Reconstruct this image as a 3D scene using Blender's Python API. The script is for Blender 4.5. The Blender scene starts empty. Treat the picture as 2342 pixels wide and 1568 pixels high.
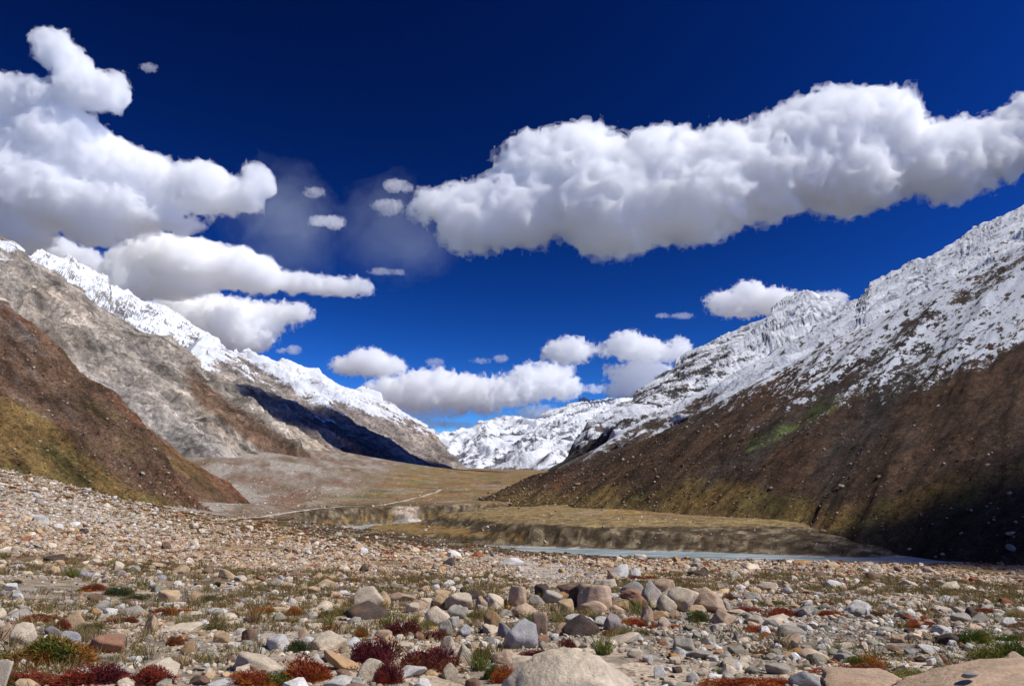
import bpy, bmesh, math, random
import numpy as np
from mathutils import Vector

random.seed(7)
RNG = np.random.default_rng(11)
scene = bpy.context.scene
COL = scene.collection

# ------------------------------------------------------------------ camera, sky, sun, exposure
PITCH = math.radians(9.3)
cam_d = bpy.data.cameras.new('camera')
cam_d.sensor_width = 36.0
cam_d.lens = 36.0 * 1774.0 / 2342.0
cam_d.clip_start = 0.1
cam_d.clip_end = 60000.0
cam = bpy.data.objects.new('camera', cam_d)
cam.rotation_euler = (math.pi / 2 + PITCH, 0, 0)
COL.objects.link(cam)
scene.camera = cam

SUN_EL, SUN_AZ = math.radians(50), math.radians(108)      # azimuth from the view direction towards the right
world = bpy.data.worlds.new('World')
scene.world = world
world.use_nodes = True
wn, wl = world.node_tree.nodes, world.node_tree.links
bg = wn['Background']
sky = wn.new('ShaderNodeTexSky')
sky.sky_type = 'NISHITA'
sky.sun_disc = False
sky.sun_elevation = SUN_EL
sky.sun_rotation = SUN_AZ
sky.altitude = 4200
sky.air_density = 1.0
sky.dust_density = 0.15
sky.ozone_density = 2.5
# a high, dry, polarised sky: the clear-air gradient is steepened per channel and darkened at right angles to the sun
def wmath(op, a, b=None):
    m = wn.new('ShaderNodeMath'); m.operation = op
    for i, v in enumerate((a, b)):
        if v is None: continue
        if isinstance(v, (int, float)): m.inputs[i].default_value = v
        else: wl.new(v, m.inputs[i])
    return m.outputs[0]
SUNV = (math.cos(SUN_EL) * math.sin(SUN_AZ), math.cos(SUN_EL) * math.cos(SUN_AZ), math.sin(SUN_EL))
tco = wn.new('ShaderNodeTexCoord')
dot = wn.new('ShaderNodeVectorMath'); dot.operation = 'DOT_PRODUCT'
dot.inputs[1].default_value = SUNV
wl.new(tco.outputs['Generated'], dot.inputs[0])
c2 = wmath('MULTIPLY', dot.outputs['Value'], dot.outputs['Value'])
pol = wmath('ADD', wmath('MULTIPLY', c2, 0.70), 0.30)
ssep = wn.new('ShaderNodeSeparateColor'); wl.new(sky.outputs[0], ssep.inputs[0])
scomb = wn.new('ShaderNodeCombineColor')
for ch, (m_, e_, k_) in enumerate(((0.027, 2.0, 9.0), (0.0432, 1.5, 2.65), (0.0612, 1.35, 2.0))):
    v_ = wmath('MULTIPLY', wmath('POWER', ssep.outputs[ch], 1.55), m_)
    v_ = wmath('MULTIPLY', wmath('POWER', v_, e_), k_ / 0.06)
    wl.new(wmath('MULTIPLY', v_, pol), scomb.inputs[ch])
wl.new(scomb.outputs[0], bg.inputs[0])
bg.inputs[1].default_value = 0.06
SUNDIR = Vector((math.cos(SUN_EL) * math.sin(SUN_AZ), math.cos(SUN_EL) * math.cos(SUN_AZ), math.sin(SUN_EL)))
sl = bpy.data.lights.new('sun', 'SUN')
sl.energy = 4.9
sl.angle = math.radians(0.5)
sl.color = (1.0, 0.972, 0.90)
so = bpy.data.objects.new('sun', sl)
so.rotation_euler = (-SUNDIR).to_track_quat('-Z', 'Y').to_euler()
COL.objects.link(so)
scene.view_settings.view_transform = 'Standard'
scene.view_settings.look = 'None'
scene.view_settings.gamma = 1
scene.view_settings.exposure = 0.0
scene.view_settings.use_curve_mapping = False
scene.cycles.volume_bounces = 48
scene.cycles.max_bounces = 48
scene.cycles.diffuse_bounces = 3
scene.cycles.use_denoising = True

# ------------------------------------------------------------------ maths helpers
_T = RNG.permutation(512).astype(np.int64)
_A = RNG.random(512) * 2 * np.pi
_GX, _GY = np.cos(_A), np.sin(_A)

def pn(x, y, seed=0):
    """2-D gradient noise, about -1..1"""
    x = np.asarray(x, float); y = np.asarray(y, float)
    xi = np.floor(x).astype(np.int64); yi = np.floor(y).astype(np.int64)
    xf = x - xi; yf = y - yi
    u = xf * xf * xf * (xf * (xf * 6 - 15) + 10); v = yf * yf * yf * (yf * (yf * 6 - 15) + 10)
    def g(i, j, dx, dy):
        h = _T[(_T[(i + seed * 57) & 511] + j + seed * 131) & 511]
        return _GX[h] * dx + _GY[h] * dy
    a = g(xi, yi, xf, yf); b = g(xi + 1, yi, xf - 1, yf)
    c = g(xi, yi + 1, xf, yf - 1); d = g(xi + 1, yi + 1, xf - 1, yf - 1)
    return ((a + (b - a) * u) * (1 - v) + (c + (d - c) * u) * v) * 1.5

def fbm(x, y, octv=5, seed=0, gain=0.5):
    s = 0; a = 1; t = 0
    for o in range(octv):
        s = s + a * pn(x, y, seed + o); t += a
        a *= gain; x = x * 2.03 + 11.3; y = y * 2.03 + 7.7
    return s / t

def ridged(x, y, octv=6, seed=0, gain=0.5):
    s = 0; a = 1; t = 0; w = 1
    for o in range(octv):
        n = (1 - np.abs(pn(x, y, seed + o))) ** 2
        s = s + a * n * w; t += a
        w = np.clip(n * 1.6, 0, 1)
        a *= gain; x = x * 2.07 + 3.3; y = y * 2.07 + 9.1
    return s / t

def sm(a, b, x):
    t = np.clip((x - a) / (b - a), 0, 1)
    return t * t * (3 - 2 * t)

def mix(a, b, t):
    t = np.asarray(t)[..., None]
    return np.asarray(a) * (1 - t) + np.asarray(b) * t

CP, SP, F = math.cos(PITCH), math.sin(PITCH), 1774.0
def ray(px, py):
    """(x, z) slopes per metre of forward distance for a place read off the photograph at 2342 x 1568"""
    px = np.asarray(px, float); py = np.asarray(py, float)
    cx = (px - 1171) / F; cz = (784 - py) / F
    y = CP - cz * SP
    return cx / y, (SP + cz * CP) / y

def slope(py):
    return ray(1171, py)[1]

def project(P):
    """inverse of ray()"""
    r = P[..., 0] / P[..., 1]; s = P[..., 2] / P[..., 1]
    cz = (s * CP - SP) / (CP + s * SP)
    return 1171 + F * r * (CP - cz * SP), 784 - F * cz

def mesh_grid(name, P, col=None, mat=None, kind='structure', extra=None):
    nv, nu = P.shape[:2]
    idx = np.arange(nv * nu).reshape(nv, nu)
    q = np.stack([idx[:-1, :-1], idx[:-1, 1:], idx[1:, 1:], idx[1:, :-1]], -1).reshape(-1, 4)
    return mesh_np(name, P.reshape(-1, 3), q, None if col is None else col.reshape(-1, col.shape[-1]), mat, kind)

def mesh_np(name, V, Q, col=None, mat=None, kind=None, smooth=True, link=True):
    me = bpy.data.meshes.new(name)
    k = Q.shape[1]
    me.vertices.add(len(V)); me.vertices.foreach_set('co', np.ascontiguousarray(V, np.float32).ravel())
    me.loops.add(Q.size); me.loops.foreach_set('vertex_index', np.ascontiguousarray(Q, np.int32).ravel())
    me.polygons.add(len(Q)); me.polygons.foreach_set('loop_start', np.arange(0, Q.size, k, dtype=np.int32))
    me.polygons.foreach_set('use_smooth', np.full(len(Q), smooth))
    me.update(calc_edges=True)
    if col is not None:
        at = me.color_attributes.new('Col', 'FLOAT_COLOR', 'POINT')
        c = np.ones((len(V), 4), np.float32); c[:, :col.shape[1]] = np.clip(col, 0, 1)
        at.data.foreach_set('color', c.ravel())
    if mat is not None:
        me.materials.append(mat)
    if not link:
        return me
    o = bpy.data.objects.new(name, me)
    COL.objects.link(o)
    if kind: o['kind'] = kind
    return o

def tag(o, label=None, cat=None, group=None, kind=None):
    if label: o['label'] = label
    if cat: o['category'] = cat
    if group: o['group'] = group
    if kind: o['kind'] = kind
    return o

# ------------------------------------------------------------------ materials
def new_mat(name):
    m = bpy.data.materials.new(name); m.use_nodes = True
    n, l = m.node_tree.nodes, m.node_tree.links
    b = n['Principled BSDF']
    b.inputs['Roughness'].default_value = 0.95
    b.inputs['Specular IOR Level'].default_value = 0.15
    return m, n, l, b

def noise_node(n, l, scale, detail=6, rough=0.6, co=None):
    t = n.new('ShaderNodeTexNoise'); t.inputs['Scale'].default_value = scale
    t.inputs['Detail'].default_value = detail; t.inputs['Roughness'].default_value = rough
    if co is not None: l.new(co, t.inputs['Vector'])
    return t

def maprange(n, l, src, a, b, c, d):
    m = n.new('ShaderNodeMapRange')
    m.inputs[1].default_value, m.inputs[2].default_value, m.inputs[3].default_value, m.inputs[4].default_value = a, b, c, d
    l.new(src, m.inputs[0])
    return m.outputs[0]

def terrain_mat(name, s_big, s_small, lo=0.72, hi=1.28, bump=0.5, dist=1.0, cell=None, snow=None, flow_s=.1):
    m, n, l, b = new_mat(name)
    at = n.new('ShaderNodeAttribute'); at.attribute_name = 'Col'
    geo = n.new('ShaderNodeNewGeometry')
    t1 = noise_node(n, l, s_big, 8, 0.65, geo.outputs['Position'])
    t2 = noise_node(n, l, s_small, 5, 0.7, geo.outputs['Position'])
    f1 = maprange(n, l, t1.outputs[0], 0.3, 0.7, lo, hi)
    f2 = maprange(n, l, t2.outputs[0], 0.3, 0.7, lo, hi)
    mm = n.new('ShaderNodeMath'); mm.operation = 'MULTIPLY'
    l.new(f1, mm.inputs[0]); l.new(f2, mm.inputs[1])
    fac = mm.outputs[0]
    h = t2.outputs[0]
    if cell:
        vo = n.new('ShaderNodeTexVoronoi'); vo.inputs['Scale'].default_value = cell
        l.new(geo.outputs['Position'], vo.inputs['Vector'])
        sep = n.new('ShaderNodeSeparateColor'); l.new(vo.outputs['Color'], sep.inputs[0])
        fc = maprange(n, l, sep.outputs[0], 0, 1, 0.65, 1.35)
        m2 = n.new('ShaderNodeMath'); m2.operation = 'MULTIPLY'
        l.new(fac, m2.inputs[0]); l.new(fc, m2.inputs[1]); fac = m2.outputs[0]
    vm = n.new('ShaderNodeVectorMath'); vm.operation = 'SCALE'
    l.new(at.outputs['Color'], vm.inputs[0]); l.new(fac, vm.inputs['Scale'])
    out = vm.outputs[0]
    if snow:
        fl = n.new('ShaderNodeAttribute'); fl.attribute_name = 'flow'
        tf = noise_node(n, l, flow_s, 8, 0.68, fl.outputs['Vector'])
        ff = maprange(n, l, tf.outputs[0], .34, .66, .40, 1.65)
        v2 = n.new('ShaderNodeVectorMath'); v2.operation = 'SCALE'
        l.new(out, v2.inputs[0]); l.new(ff, v2.inputs['Scale']); out = v2.outputs[0]
        t4 = noise_node(n, l, flow_s * 2.2, 8, 0.75, fl.outputs['Vector'])
        # snow lies where its amount beats a fine-grained threshold: patches, specks and bare stones
        t3 = noise_node(n, l, snow, 9, 0.72, geo.outputs['Position'])
        ad = n.new('ShaderNodeMath'); ad.operation = 'MULTIPLY_ADD'
        ad.inputs[1].default_value = 2.1; ad.inputs[2].default_value = -2.1
        sx = n.new('ShaderNodeMath'); sx.operation = 'ADD'; l.new(t3.outputs[0], sx.inputs[0]); l.new(t4.outputs[0], sx.inputs[1])
        l.new(sx.outputs[0], ad.inputs[0])
        sm_ = n.new('ShaderNodeMath'); sm_.operation = 'ADD'
        l.new(at.outputs['Alpha'], sm_.inputs[0]); l.new(ad.outputs[0], sm_.inputs[1])
        gate = maprange(n, l, at.outputs['Alpha'], .04, .12, 0, 1)
        f = maprange(n, l, sm_.outputs[0], .40, .62, 0, 1)
        gm = n.new('ShaderNodeMath'); gm.operation = 'MULTIPLY'; l.new(f, gm.inputs[0]); l.new(gate, gm.inputs[1])
        mx = n.new('ShaderNodeMix'); mx.data_type = 'RGBA'; mx.inputs[7].default_value = (*C_SNOW, 1)
        l.new(gm.outputs[0], mx.inputs[0]); l.new(out, mx.inputs[6]); out = mx.outputs[2]
    l.new(out, b.inputs['Base Color'])
    bp = n.new('ShaderNodeBump'); bp.inputs['Strength'].default_value = bump; bp.inputs['Distance'].default_value = dist
    l.new(h, bp.inputs['Height']); l.new(bp.outputs[0], b.inputs['Normal'])
    return m

# colours of the place (linear)
C_SNOW = np.array((0.70, 0.72, 0.76))
C_GREY = np.array((0.26, 0.224, 0.182))
C_TAN = np.array((0.31, 0.245, 0.18))
C_BROWN = np.array((0.105, 0.062, 0.038))
C_RUST = np.array((0.20, 0.078, 0.036))
C_DARK = np.array((0.045, 0.036, 0.03))
C_OCHRE = np.array((0.21, 0.13, 0.045))
C_OLIVE = np.array((0.135, 0.105, 0.034))
C_GREEN = np.array((0.07, 0.10, 0.02))
C_SAND = np.array((0.38, 0.30, 0.215))

# ------------------------------------------------------------------ ground height field (polar about the viewpoint, so near stones get fine relief)
KN = [2, 6.7, 10, 16, 24, 35, 60, 100, 160, 220, 275, 320, 400, 550, 800, 1200, 2000, 4000, 9000]
_n = [-.80, -.26, -.212, -.178]
GC = {
 -700: _n + [-.11, -.08, -.05, -.02, .01, .04, .055, .075, .10, .12, .13, .15, .16, .16, .1],
 0:    _n + [-.135, -.118, -.09, -.064, -.036, -.014, -.004, .008, .02, .03, .04, .05, .05, .04, .02],
 250:  _n + [-.145, -.125, -.10, -.079, -.062, -.046, -.040, -.034, -.022, -.006, .006, .02, .03, .02, .01],
 500:  _n + [-.150, -.131, -.107, -.093, -.081, -.071, -.067, -.062, -.046, -.024, .008, .034, .05, .04, .02],
 750:  _n + [-.152, -.136, -.113, -.102, -.092, -.086, -.083, -.066, -.0525, -.036, -.014, .010, .028, .02, .01],
 1000: _n + [-.153, -.138, -.118, -.107, -.100, -.097, -.096, -.067, -.050, -.0355, -.023, -.011, .001, .004, .0],
 1171: _n + [-.153, -.138, -.121, -.113, -.1085, -.1078, -.1095, -.0625, -.0485, -.0345, -.022, -.0120, -.004, -.0, .0],
 1500: _n + [-.152, -.138, -.122, -.115, -.112, -.1118, -.1122, -.064, -.050, -.034, -.02, -.01, -.004, .0, .0],
 2050: _n + [-.154, -.140, -.126, -.118, -.1165, -.116, -.110, -.066, -.052, -.03, -.02, -.01, .0, .0, .0],
 2342: _n + [-.162, -.150, -.138, -.140, -.1415, -.1335, -.108, -.066, -.05, -.03, -.02, -.01, .0, .0, .0],
 2900: _n + [-.165, -.155, -.145, -.146, -.145, -.1335, -.108, -.066, -.05, -.03, -.02, -.01, .0, .0, .0],
}
_gr = np.array([(k - 1171) / F / 1.03 for k in GC])
_lk = np.log(KN)
_lq = np.linspace(_lk[0], _lk[-1], 260)
_rq = np.linspace(_gr[0], _gr[-1], 160)
_tab = np.array([np.interp(_lq, _lk, v) for v in GC.values()])
_tab = np.array([np.interp(_rq, _gr, _tab[:, j]) for j in range(260)]).T      # (r, logY)
def _blur(a, w, ax):
    k = np.exp(-0.5 * (np.arange(-3 * w, 3 * w + 1) / w) ** 2); k /= k.sum()
    pad = [(0, 0), (0, 0)]; pad[ax] = (3 * w, 3 * w)
    b = np.pad(a, pad, mode='edge')
    return np.apply_along_axis(lambda v: np.convolve(v, k, 'valid'), ax, b)
_tab = _blur(_blur(_tab, 2, 1), 4, 0)

RIVER = np.array([(140, 560), (60, 520), (10, 476), (-28, 444), (-66, 423), (-86, 394), (-80, 360), (-50, 330), (-12, 309), (50, 288), (118, 264), (150, 272), (220, 300), (330, 340), (420, 380)], float)
RW = np.array([1, 6, 9, 13, 16, 10, 9, 11, 11, 11, 11, 10, 10, 10, 10], float)        # half width of the floor
def river_d(X, Y):
    """signed distance from the river's centre line (+ on the near / left bank) and the local half width"""
    best = np.full(X.shape, 1e9); sg = np.zeros(X.shape); w = np.zeros(X.shape)
    for i in range(len(RIVER) - 1):
        a, b = RIVER[i], RIVER[i + 1]
        d = b - a; L2 = d @ d
        t = np.clip(((X - a[0]) * d[0] + (Y - a[1]) * d[1]) / L2, 0, 1)
        ex = X - a[0] - t * d[0]; ey = Y - a[1] - t * d[1]
        dd = np.hypot(ex, ey)
        s = np.sign(d[1] * ex - d[0] * ey)
        u = dd < best
        best = np.where(u, dd, best); sg = np.where(u, s, sg); w = np.where(u, RW[i] + (RW[i + 1] - RW[i]) * t, w)
    return best, sg, w

def g_far_mask(X, Y):
    return sm(120, 300, np.hypot(X, Y))

def ground(X, Y, fine=True, carve=True):
    X = np.asarray(X, float); Y = np.asarray(Y, float)
    Yc = np.clip(Y, 2.0, 9000)
    r = np.clip(X / Yc, _gr[0], _gr[-1])
    fi = (np.log(Yc) - _lq[0]) / (_lq[-1] - _lq[0]) * 259; ri = (r - _rq[0]) / (_rq[-1] - _rq[0]) * 159
    i0 = np.clip(fi.astype(int), 0, 258); j0 = np.clip(ri.astype(int), 0, 158)
    a = fi - i0; b = ri - j0
    s = (_tab[j0, i0] * (1 - a) * (1 - b) + _tab[j0, i0 + 1] * a * (1 - b) + _tab[j0 + 1, i0] * (1 - a) * b + _tab[j0 + 1, i0 + 1] * a * b)
    z = s * Yc
    far = g_far_mask(X, Y)
    z = z + far * (fbm(X / 60, Y / 60, 4, 3) * 1.1 + fbm(X / 300, Y / 300, 3, 5) * 2 * sm(500, 1200, Y))
    z = z + (1 - far) * (fbm(X / 22, Y / 22, 3, 9) * 0.35 * sm(8, 40, Y) + fbm(X / 5, Y / 5, 4, 2) * 0.10)
    if fine:
        z = z + (1 - sm(12, 34, Y)) * (fbm(X / 0.9, Y / 0.9, 4, 20) * 0.035)
    # low stony moraine rise that carries the boulder pile
    z = z + 0.35 * np.exp(-((X - 3.5) / 6) ** 2 - ((Y - 20) / 4.5) ** 2) * (Y > 0)
    d, sg, w = river_d(X, Y)
    d = d + (fbm(X / 14, Y / 14, 4, 31) * 4.5 + fbm(X / 45, Y / 45, 2, 33) * 5) * (1 - .6 * sm(330, 360, Y))
    near = sg > 0
    e = d - w
    far_leftX = sm(5, -25, X)
    t_near = sm(0, 16 - 8 * sm(335, 365, Y), e)
    lowtop = -26.4 + fbm(X / 20, Y / 20, 3, 41) * .5
    # far bank: steep gullied face; on the left a lower bench first
    gul = ridged(X / 18, Y / 30, 4, 44)
    t_far = sm(0, 1, np.clip((e - 1) / (6 + 8 * gul), 0, 1))
    t_low = sm(0, 9, e); t_up = sm(26, 44, e)
    basin = sm(400, 425, Y)
    zf_low = -29.6 + (lowtop + 29.6) * t_low
    zf_l = zf_low + (z - zf_low) * t_up
    zf_r = -29.6 + (z + 29.6) * t_far
    zf = zf_r + (zf_l - zf_r) * far_leftX * (1 - basin)
    zn = -29.6 + (z + 29.6) * t_near
    carved = np.where(near, zn, zf)
    bed = -29.6 - 1.4 * sm(w * 0.95, w * 0.35, d)
    carved = np.where(e < 0, bed, carved)
    act = (e < 70) & (Y > 60) & carve
    z = np.where(act, np.minimum(z + 0.5 * 0, carved), z)
    # sandy cone leaning on the cliff of the old meander
    cd = np.hypot((X + 60), (Y - 451))
    cone = -29.2 + 8.0 * np.clip(1 - cd / 11, 0, 1) ** 0.9
    z = np.where(cd < 11, np.maximum(z, cone + fbm(X / 3, Y / 3, 3, 8) * .4), z)
    return z

def hit(px, py, y0=3.0, y1=700.0, carve=True):
    """where the sight line to a place in the photograph meets the ground"""
    dx, dz = ray(px, py)
    dx = float(dx); dz = float(dz)
    Y = np.exp(np.linspace(math.log(y0), math.log(y1), 500))
    h = dz * Y - ground(Y * dx, Y, False, carve)
    k = np.argmax(h < 0)
    if h[k] >= 0: return None
    k = max(k, 1)
    t = h[k - 1] / (h[k - 1] - h[k] + 1e-9)
    y = Y[k - 1] + (Y[k] - Y[k - 1]) * t
    return y * dx, y, float(ground(np.array([y * dx]), np.array([y]), True)[0])

# far track and near sandy track as polylines in the place (x, y)
def poly_world(pts):
    out = []
    for px, py, Yg in pts:
        dx, dz = ray(px, py)
        out.append((float(dx) * Yg, Yg))
    return np.array(out)
def poly_d(X, Y, P):
    best = np.full(np.shape(X), 1e9)
    for i in range(len(P) - 1):
        a, b = P[i], P[i + 1]; d = b - a
        t = np.clip(((X - a[0]) * d[0] + (Y - a[1]) * d[1]) / (d @ d), 0, 1)
        best = np.minimum(best, np.hypot(X - a[0] - t * d[0], Y - a[1] - t * d[1]))
    return best
def hits(pts, y1=1500):
    o = []
    for px, py in pts:
        h = hit(px, py, 3, y1)
        if h: o.append((h[0], h[1]))
    return np.array(o)
NEAR_TRACK = hits([(1080, 1266), (1140, 1272), (1190, 1285), (1250, 1296), (1335, 1325)], 260)

def ground_color(X, Y, Z):
    n1 = fbm(X / 9, Y / 9, 5, 50); n2 = fbm(X / 2.2, Y / 2.2, 5, 51); n3 = fbm(X / 70, Y / 70, 4, 52)
    D = Y
    c = mix(C_SAND * 0.95, np.array((0.27, 0.225, 0.175)), sm(-.4, .5, n1))
    c = c * (1 + 0.22 * n2[..., None])
    c = mix(c, np.array((0.20, 0.14, 0.08)), sm(-.05, .30, fbm(X / 3.5, Y / 3.5, 5, 64)) * .75)
    c = mix(c, np.array((0.42, 0.355, 0.28)), sm(.12, .5, fbm(X / 5, Y / 5, 4, 65)) * .6)
    # browner gravel with dry plants in the middle distance
    mid = sm(22, 50, D)
    c = mix(c, np.array((0.25, 0.165, 0.09)) * (1 + .35 * fbm(X / 3, Y / 3, 4, 60)[..., None]), mid * 0.9)
    c = mix(c, C_OLIVE * 1.35, sm(.05, .45, n1) * sm(10, 60, D) * .7)
    c = mix(c, C_RUST, sm(.22, .5, fbm(X / 14, Y / 7, 5, 53)) * sm(30, 80, D) * .6)
    # pale stony sweep at the left
    left = sm(-.42, -.6, X / np.maximum(D, 1) + .05 * n1)
    c = mix(c, np.array((0.30, 0.265, 0.225)) * (1 + .3 * n2[..., None]), left * sm(90, 150, D) * sm(-.1, .3, fbm(X / 30, Y / 12, 4, 63) + .25) * .8)
    # far plain and fans
    farm = sm(290, 340, D + 10 * n1)
    pl = mix(np.array((0.20, 0.125, 0.062)), C_OLIVE * .95, sm(.0, .4, n3 + .3 * n1))
    pl = mix(pl, C_OCHRE * 1.25, sm(.0, .35, fbm(X / 50, Y / 60, 5, 57)) * .85)
    pl = mix(pl, np.array((0.25, 0.215, 0.17)), sm(.10, .35, fbm(X / 70, Y / 45, 6, 66, .6)) * .8)
    pl = mix(pl, C_GREEN * 1.2, sm(.20, .42, fbm(X / 80, Y / 50, 5, 67)) * .8)
    pl = mix(pl, C_BROWN * .9, sm(.24, .42, fbm(X / 60, Y / 35, 6, 68, .6)) * .8)
    pl = pl * (1 + .45 * fbm(X / 6, Y / 6, 4, 69, .7)[..., None])
    fan = sm(-60, -150, X + (Y - 400) * .10 + 30 * n3)
    streak = fbm((X * .8 + Y * .2) / 18, (X * .2 + Y) / 160, 5, 58)
    fc = mix(np.array((0.225, 0.18, 0.14)), np.array((0.15, 0.10, 0.065)), sm(-.2, .4, streak))
    fc = mix(fc, C_OLIVE, sm(.2, .5, fbm(X / 60, Y / 140, 4, 59)) * .7)
    fc = mix(fc, np.array((0.30, 0.265, 0.225)), sm(.02, .20, fbm((X * .75 + Y * .25) / 45, (Y - X) / 260, 5, 62)) * .85)
    fc = mix(fc, np.array((0.17, 0.09, 0.06)), sm(.12, .32, fbm((X * .75 + Y * .25) / 30, (Y - X) / 200, 5, 73)) * .7)
    fc = fc * (1 + .5 * fbm(X / 5, Y / 5, 4, 74, .7)[..., None])
    pl = mix(pl, fc, fan)
    c = mix(c, pl, farm)
    # near ochre lip of the terrace
    c = mix(c, np.array((0.20, 0.135, 0.06)), sm(105, 160, D) * (1 - farm) * .5)
    d, sg, w = river_d(X, Y)
    e = d - w
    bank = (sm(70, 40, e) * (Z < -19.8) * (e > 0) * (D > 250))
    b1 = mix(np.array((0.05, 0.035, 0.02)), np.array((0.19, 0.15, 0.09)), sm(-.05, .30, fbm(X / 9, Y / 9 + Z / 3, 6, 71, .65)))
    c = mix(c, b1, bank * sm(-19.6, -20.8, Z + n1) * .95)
    c = mix(c, C_OCHRE * .95, ((Z < -25.7) & (Z > -27.3) & (e > 2) & (e < 60) & (X < 10) & (Y > 300)) * 0.85)
    c = mix(c, np.array((0.215, 0.15, 0.066)) * (1 + .55 * fbm(X / 4, Y / 4, 4, 75)[..., None]), (sg < 0) * sm(11, 15, e) * sm(75, 40, e + 25 * n3) * (D > 200) * (Z > -22.5) * .9)
    c = mix(c, np.array((0.36, 0.33, 0.29)), sm(2, -2, e) * (D > 150))
    cd = np.hypot((X + 60), (Y - 451))
    c = mix(c, np.array((0.36, 0.28, 0.21)), sm(9, 5, cd + 3 * n2))
    # tracks
    td = poly_d(X, Y, NEAR_TRACK) + 1.0 * n2
    c = mix(c, np.array((0.36, 0.30, 0.24)), sm(3.6, 2.0, td) * (D < 260))
    return c

nu, nv = 560, 460
# rows: finer where the ground shows most
uu = np.linspace(-0.86, 0.86, nu)
Yr = np.concatenate([np.exp(np.linspace(math.log(2.5), math.log(240), 200)), np.linspace(241, 560, 130), np.exp(np.linspace(math.log(565), math.log(9000), 60))])
YY, RR = np.meshgrid(Yr, uu, indexing='ij')
# widen near rows so that the ground also lies beside and behind the viewpoint
XX = RR * YY + np.sign(RR) * np.clip(np.abs(RR) - .80, 0, 1) / .06 * (25 + YY * .4)
ZZ = ground(XX, YY)
P = np.stack([XX, YY, ZZ], -1)
gc = ground_color(XX, YY, ZZ)
# rows behind the viewpoint
rows = []
for yb in (-60.0, -20.0, -5.0, 0.0, 1.5):
    xx = np.sign(uu) * np.abs(uu) ** 1.5 * 60
    rows.append(np.stack([xx, np.full(nu, yb), np.full(nu, -1.62) + fbm(xx / 5, xx * 0 + yb / 5, 3, 4) * .1], -1))
P = np.concatenate([np.array(rows), P], 0)
gc = np.concatenate([np.repeat(gc[:1], 5, 0), gc], 0)
M_GROUND = terrain_mat('gravel_ground', 0.35, 9.0, .80, 1.2, 0.9, 0.05)
def add_ground_detail(m):
    n, l = m.node_tree.nodes, m.node_tree.links
    # two scales of small pebbles, told apart by their own tint
    geo = [x for x in n if x.type == 'NEW_GEOMETRY'][0]
    b = n['Principled BSDF']
    src = b.inputs['Base Color'].links[0].from_socket
    for sc_, lo, hi in ((22.0, .72, 1.3), (2.2, .72, 1.32), (0.45, .60, 1.45)):
        vo = n.new('ShaderNodeTexVoronoi'); vo.inputs['Scale'].default_value = sc_
        l.new(geo.outputs['Position'], vo.inputs['Vector'])
        sep = n.new('ShaderNodeSeparateColor'); l.new(vo.outputs['Color'], sep.inputs[0])
        f = maprange(n, l, sep.outputs[0], 0, 1, lo, hi)
        vm = n.new('ShaderNodeVectorMath'); vm.operation = 'SCALE'
        l.new(src, vm.inputs[0]); l.new(f, vm.inputs['Scale'])
        src = vm.outputs[0]
    l.new(src, b.inputs['Base Color'])
add_ground_detail(M_GROUND)
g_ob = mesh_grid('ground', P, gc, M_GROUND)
g_ob['label'] = 'stony valley floor of gravel and dry grass with river terraces'

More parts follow.
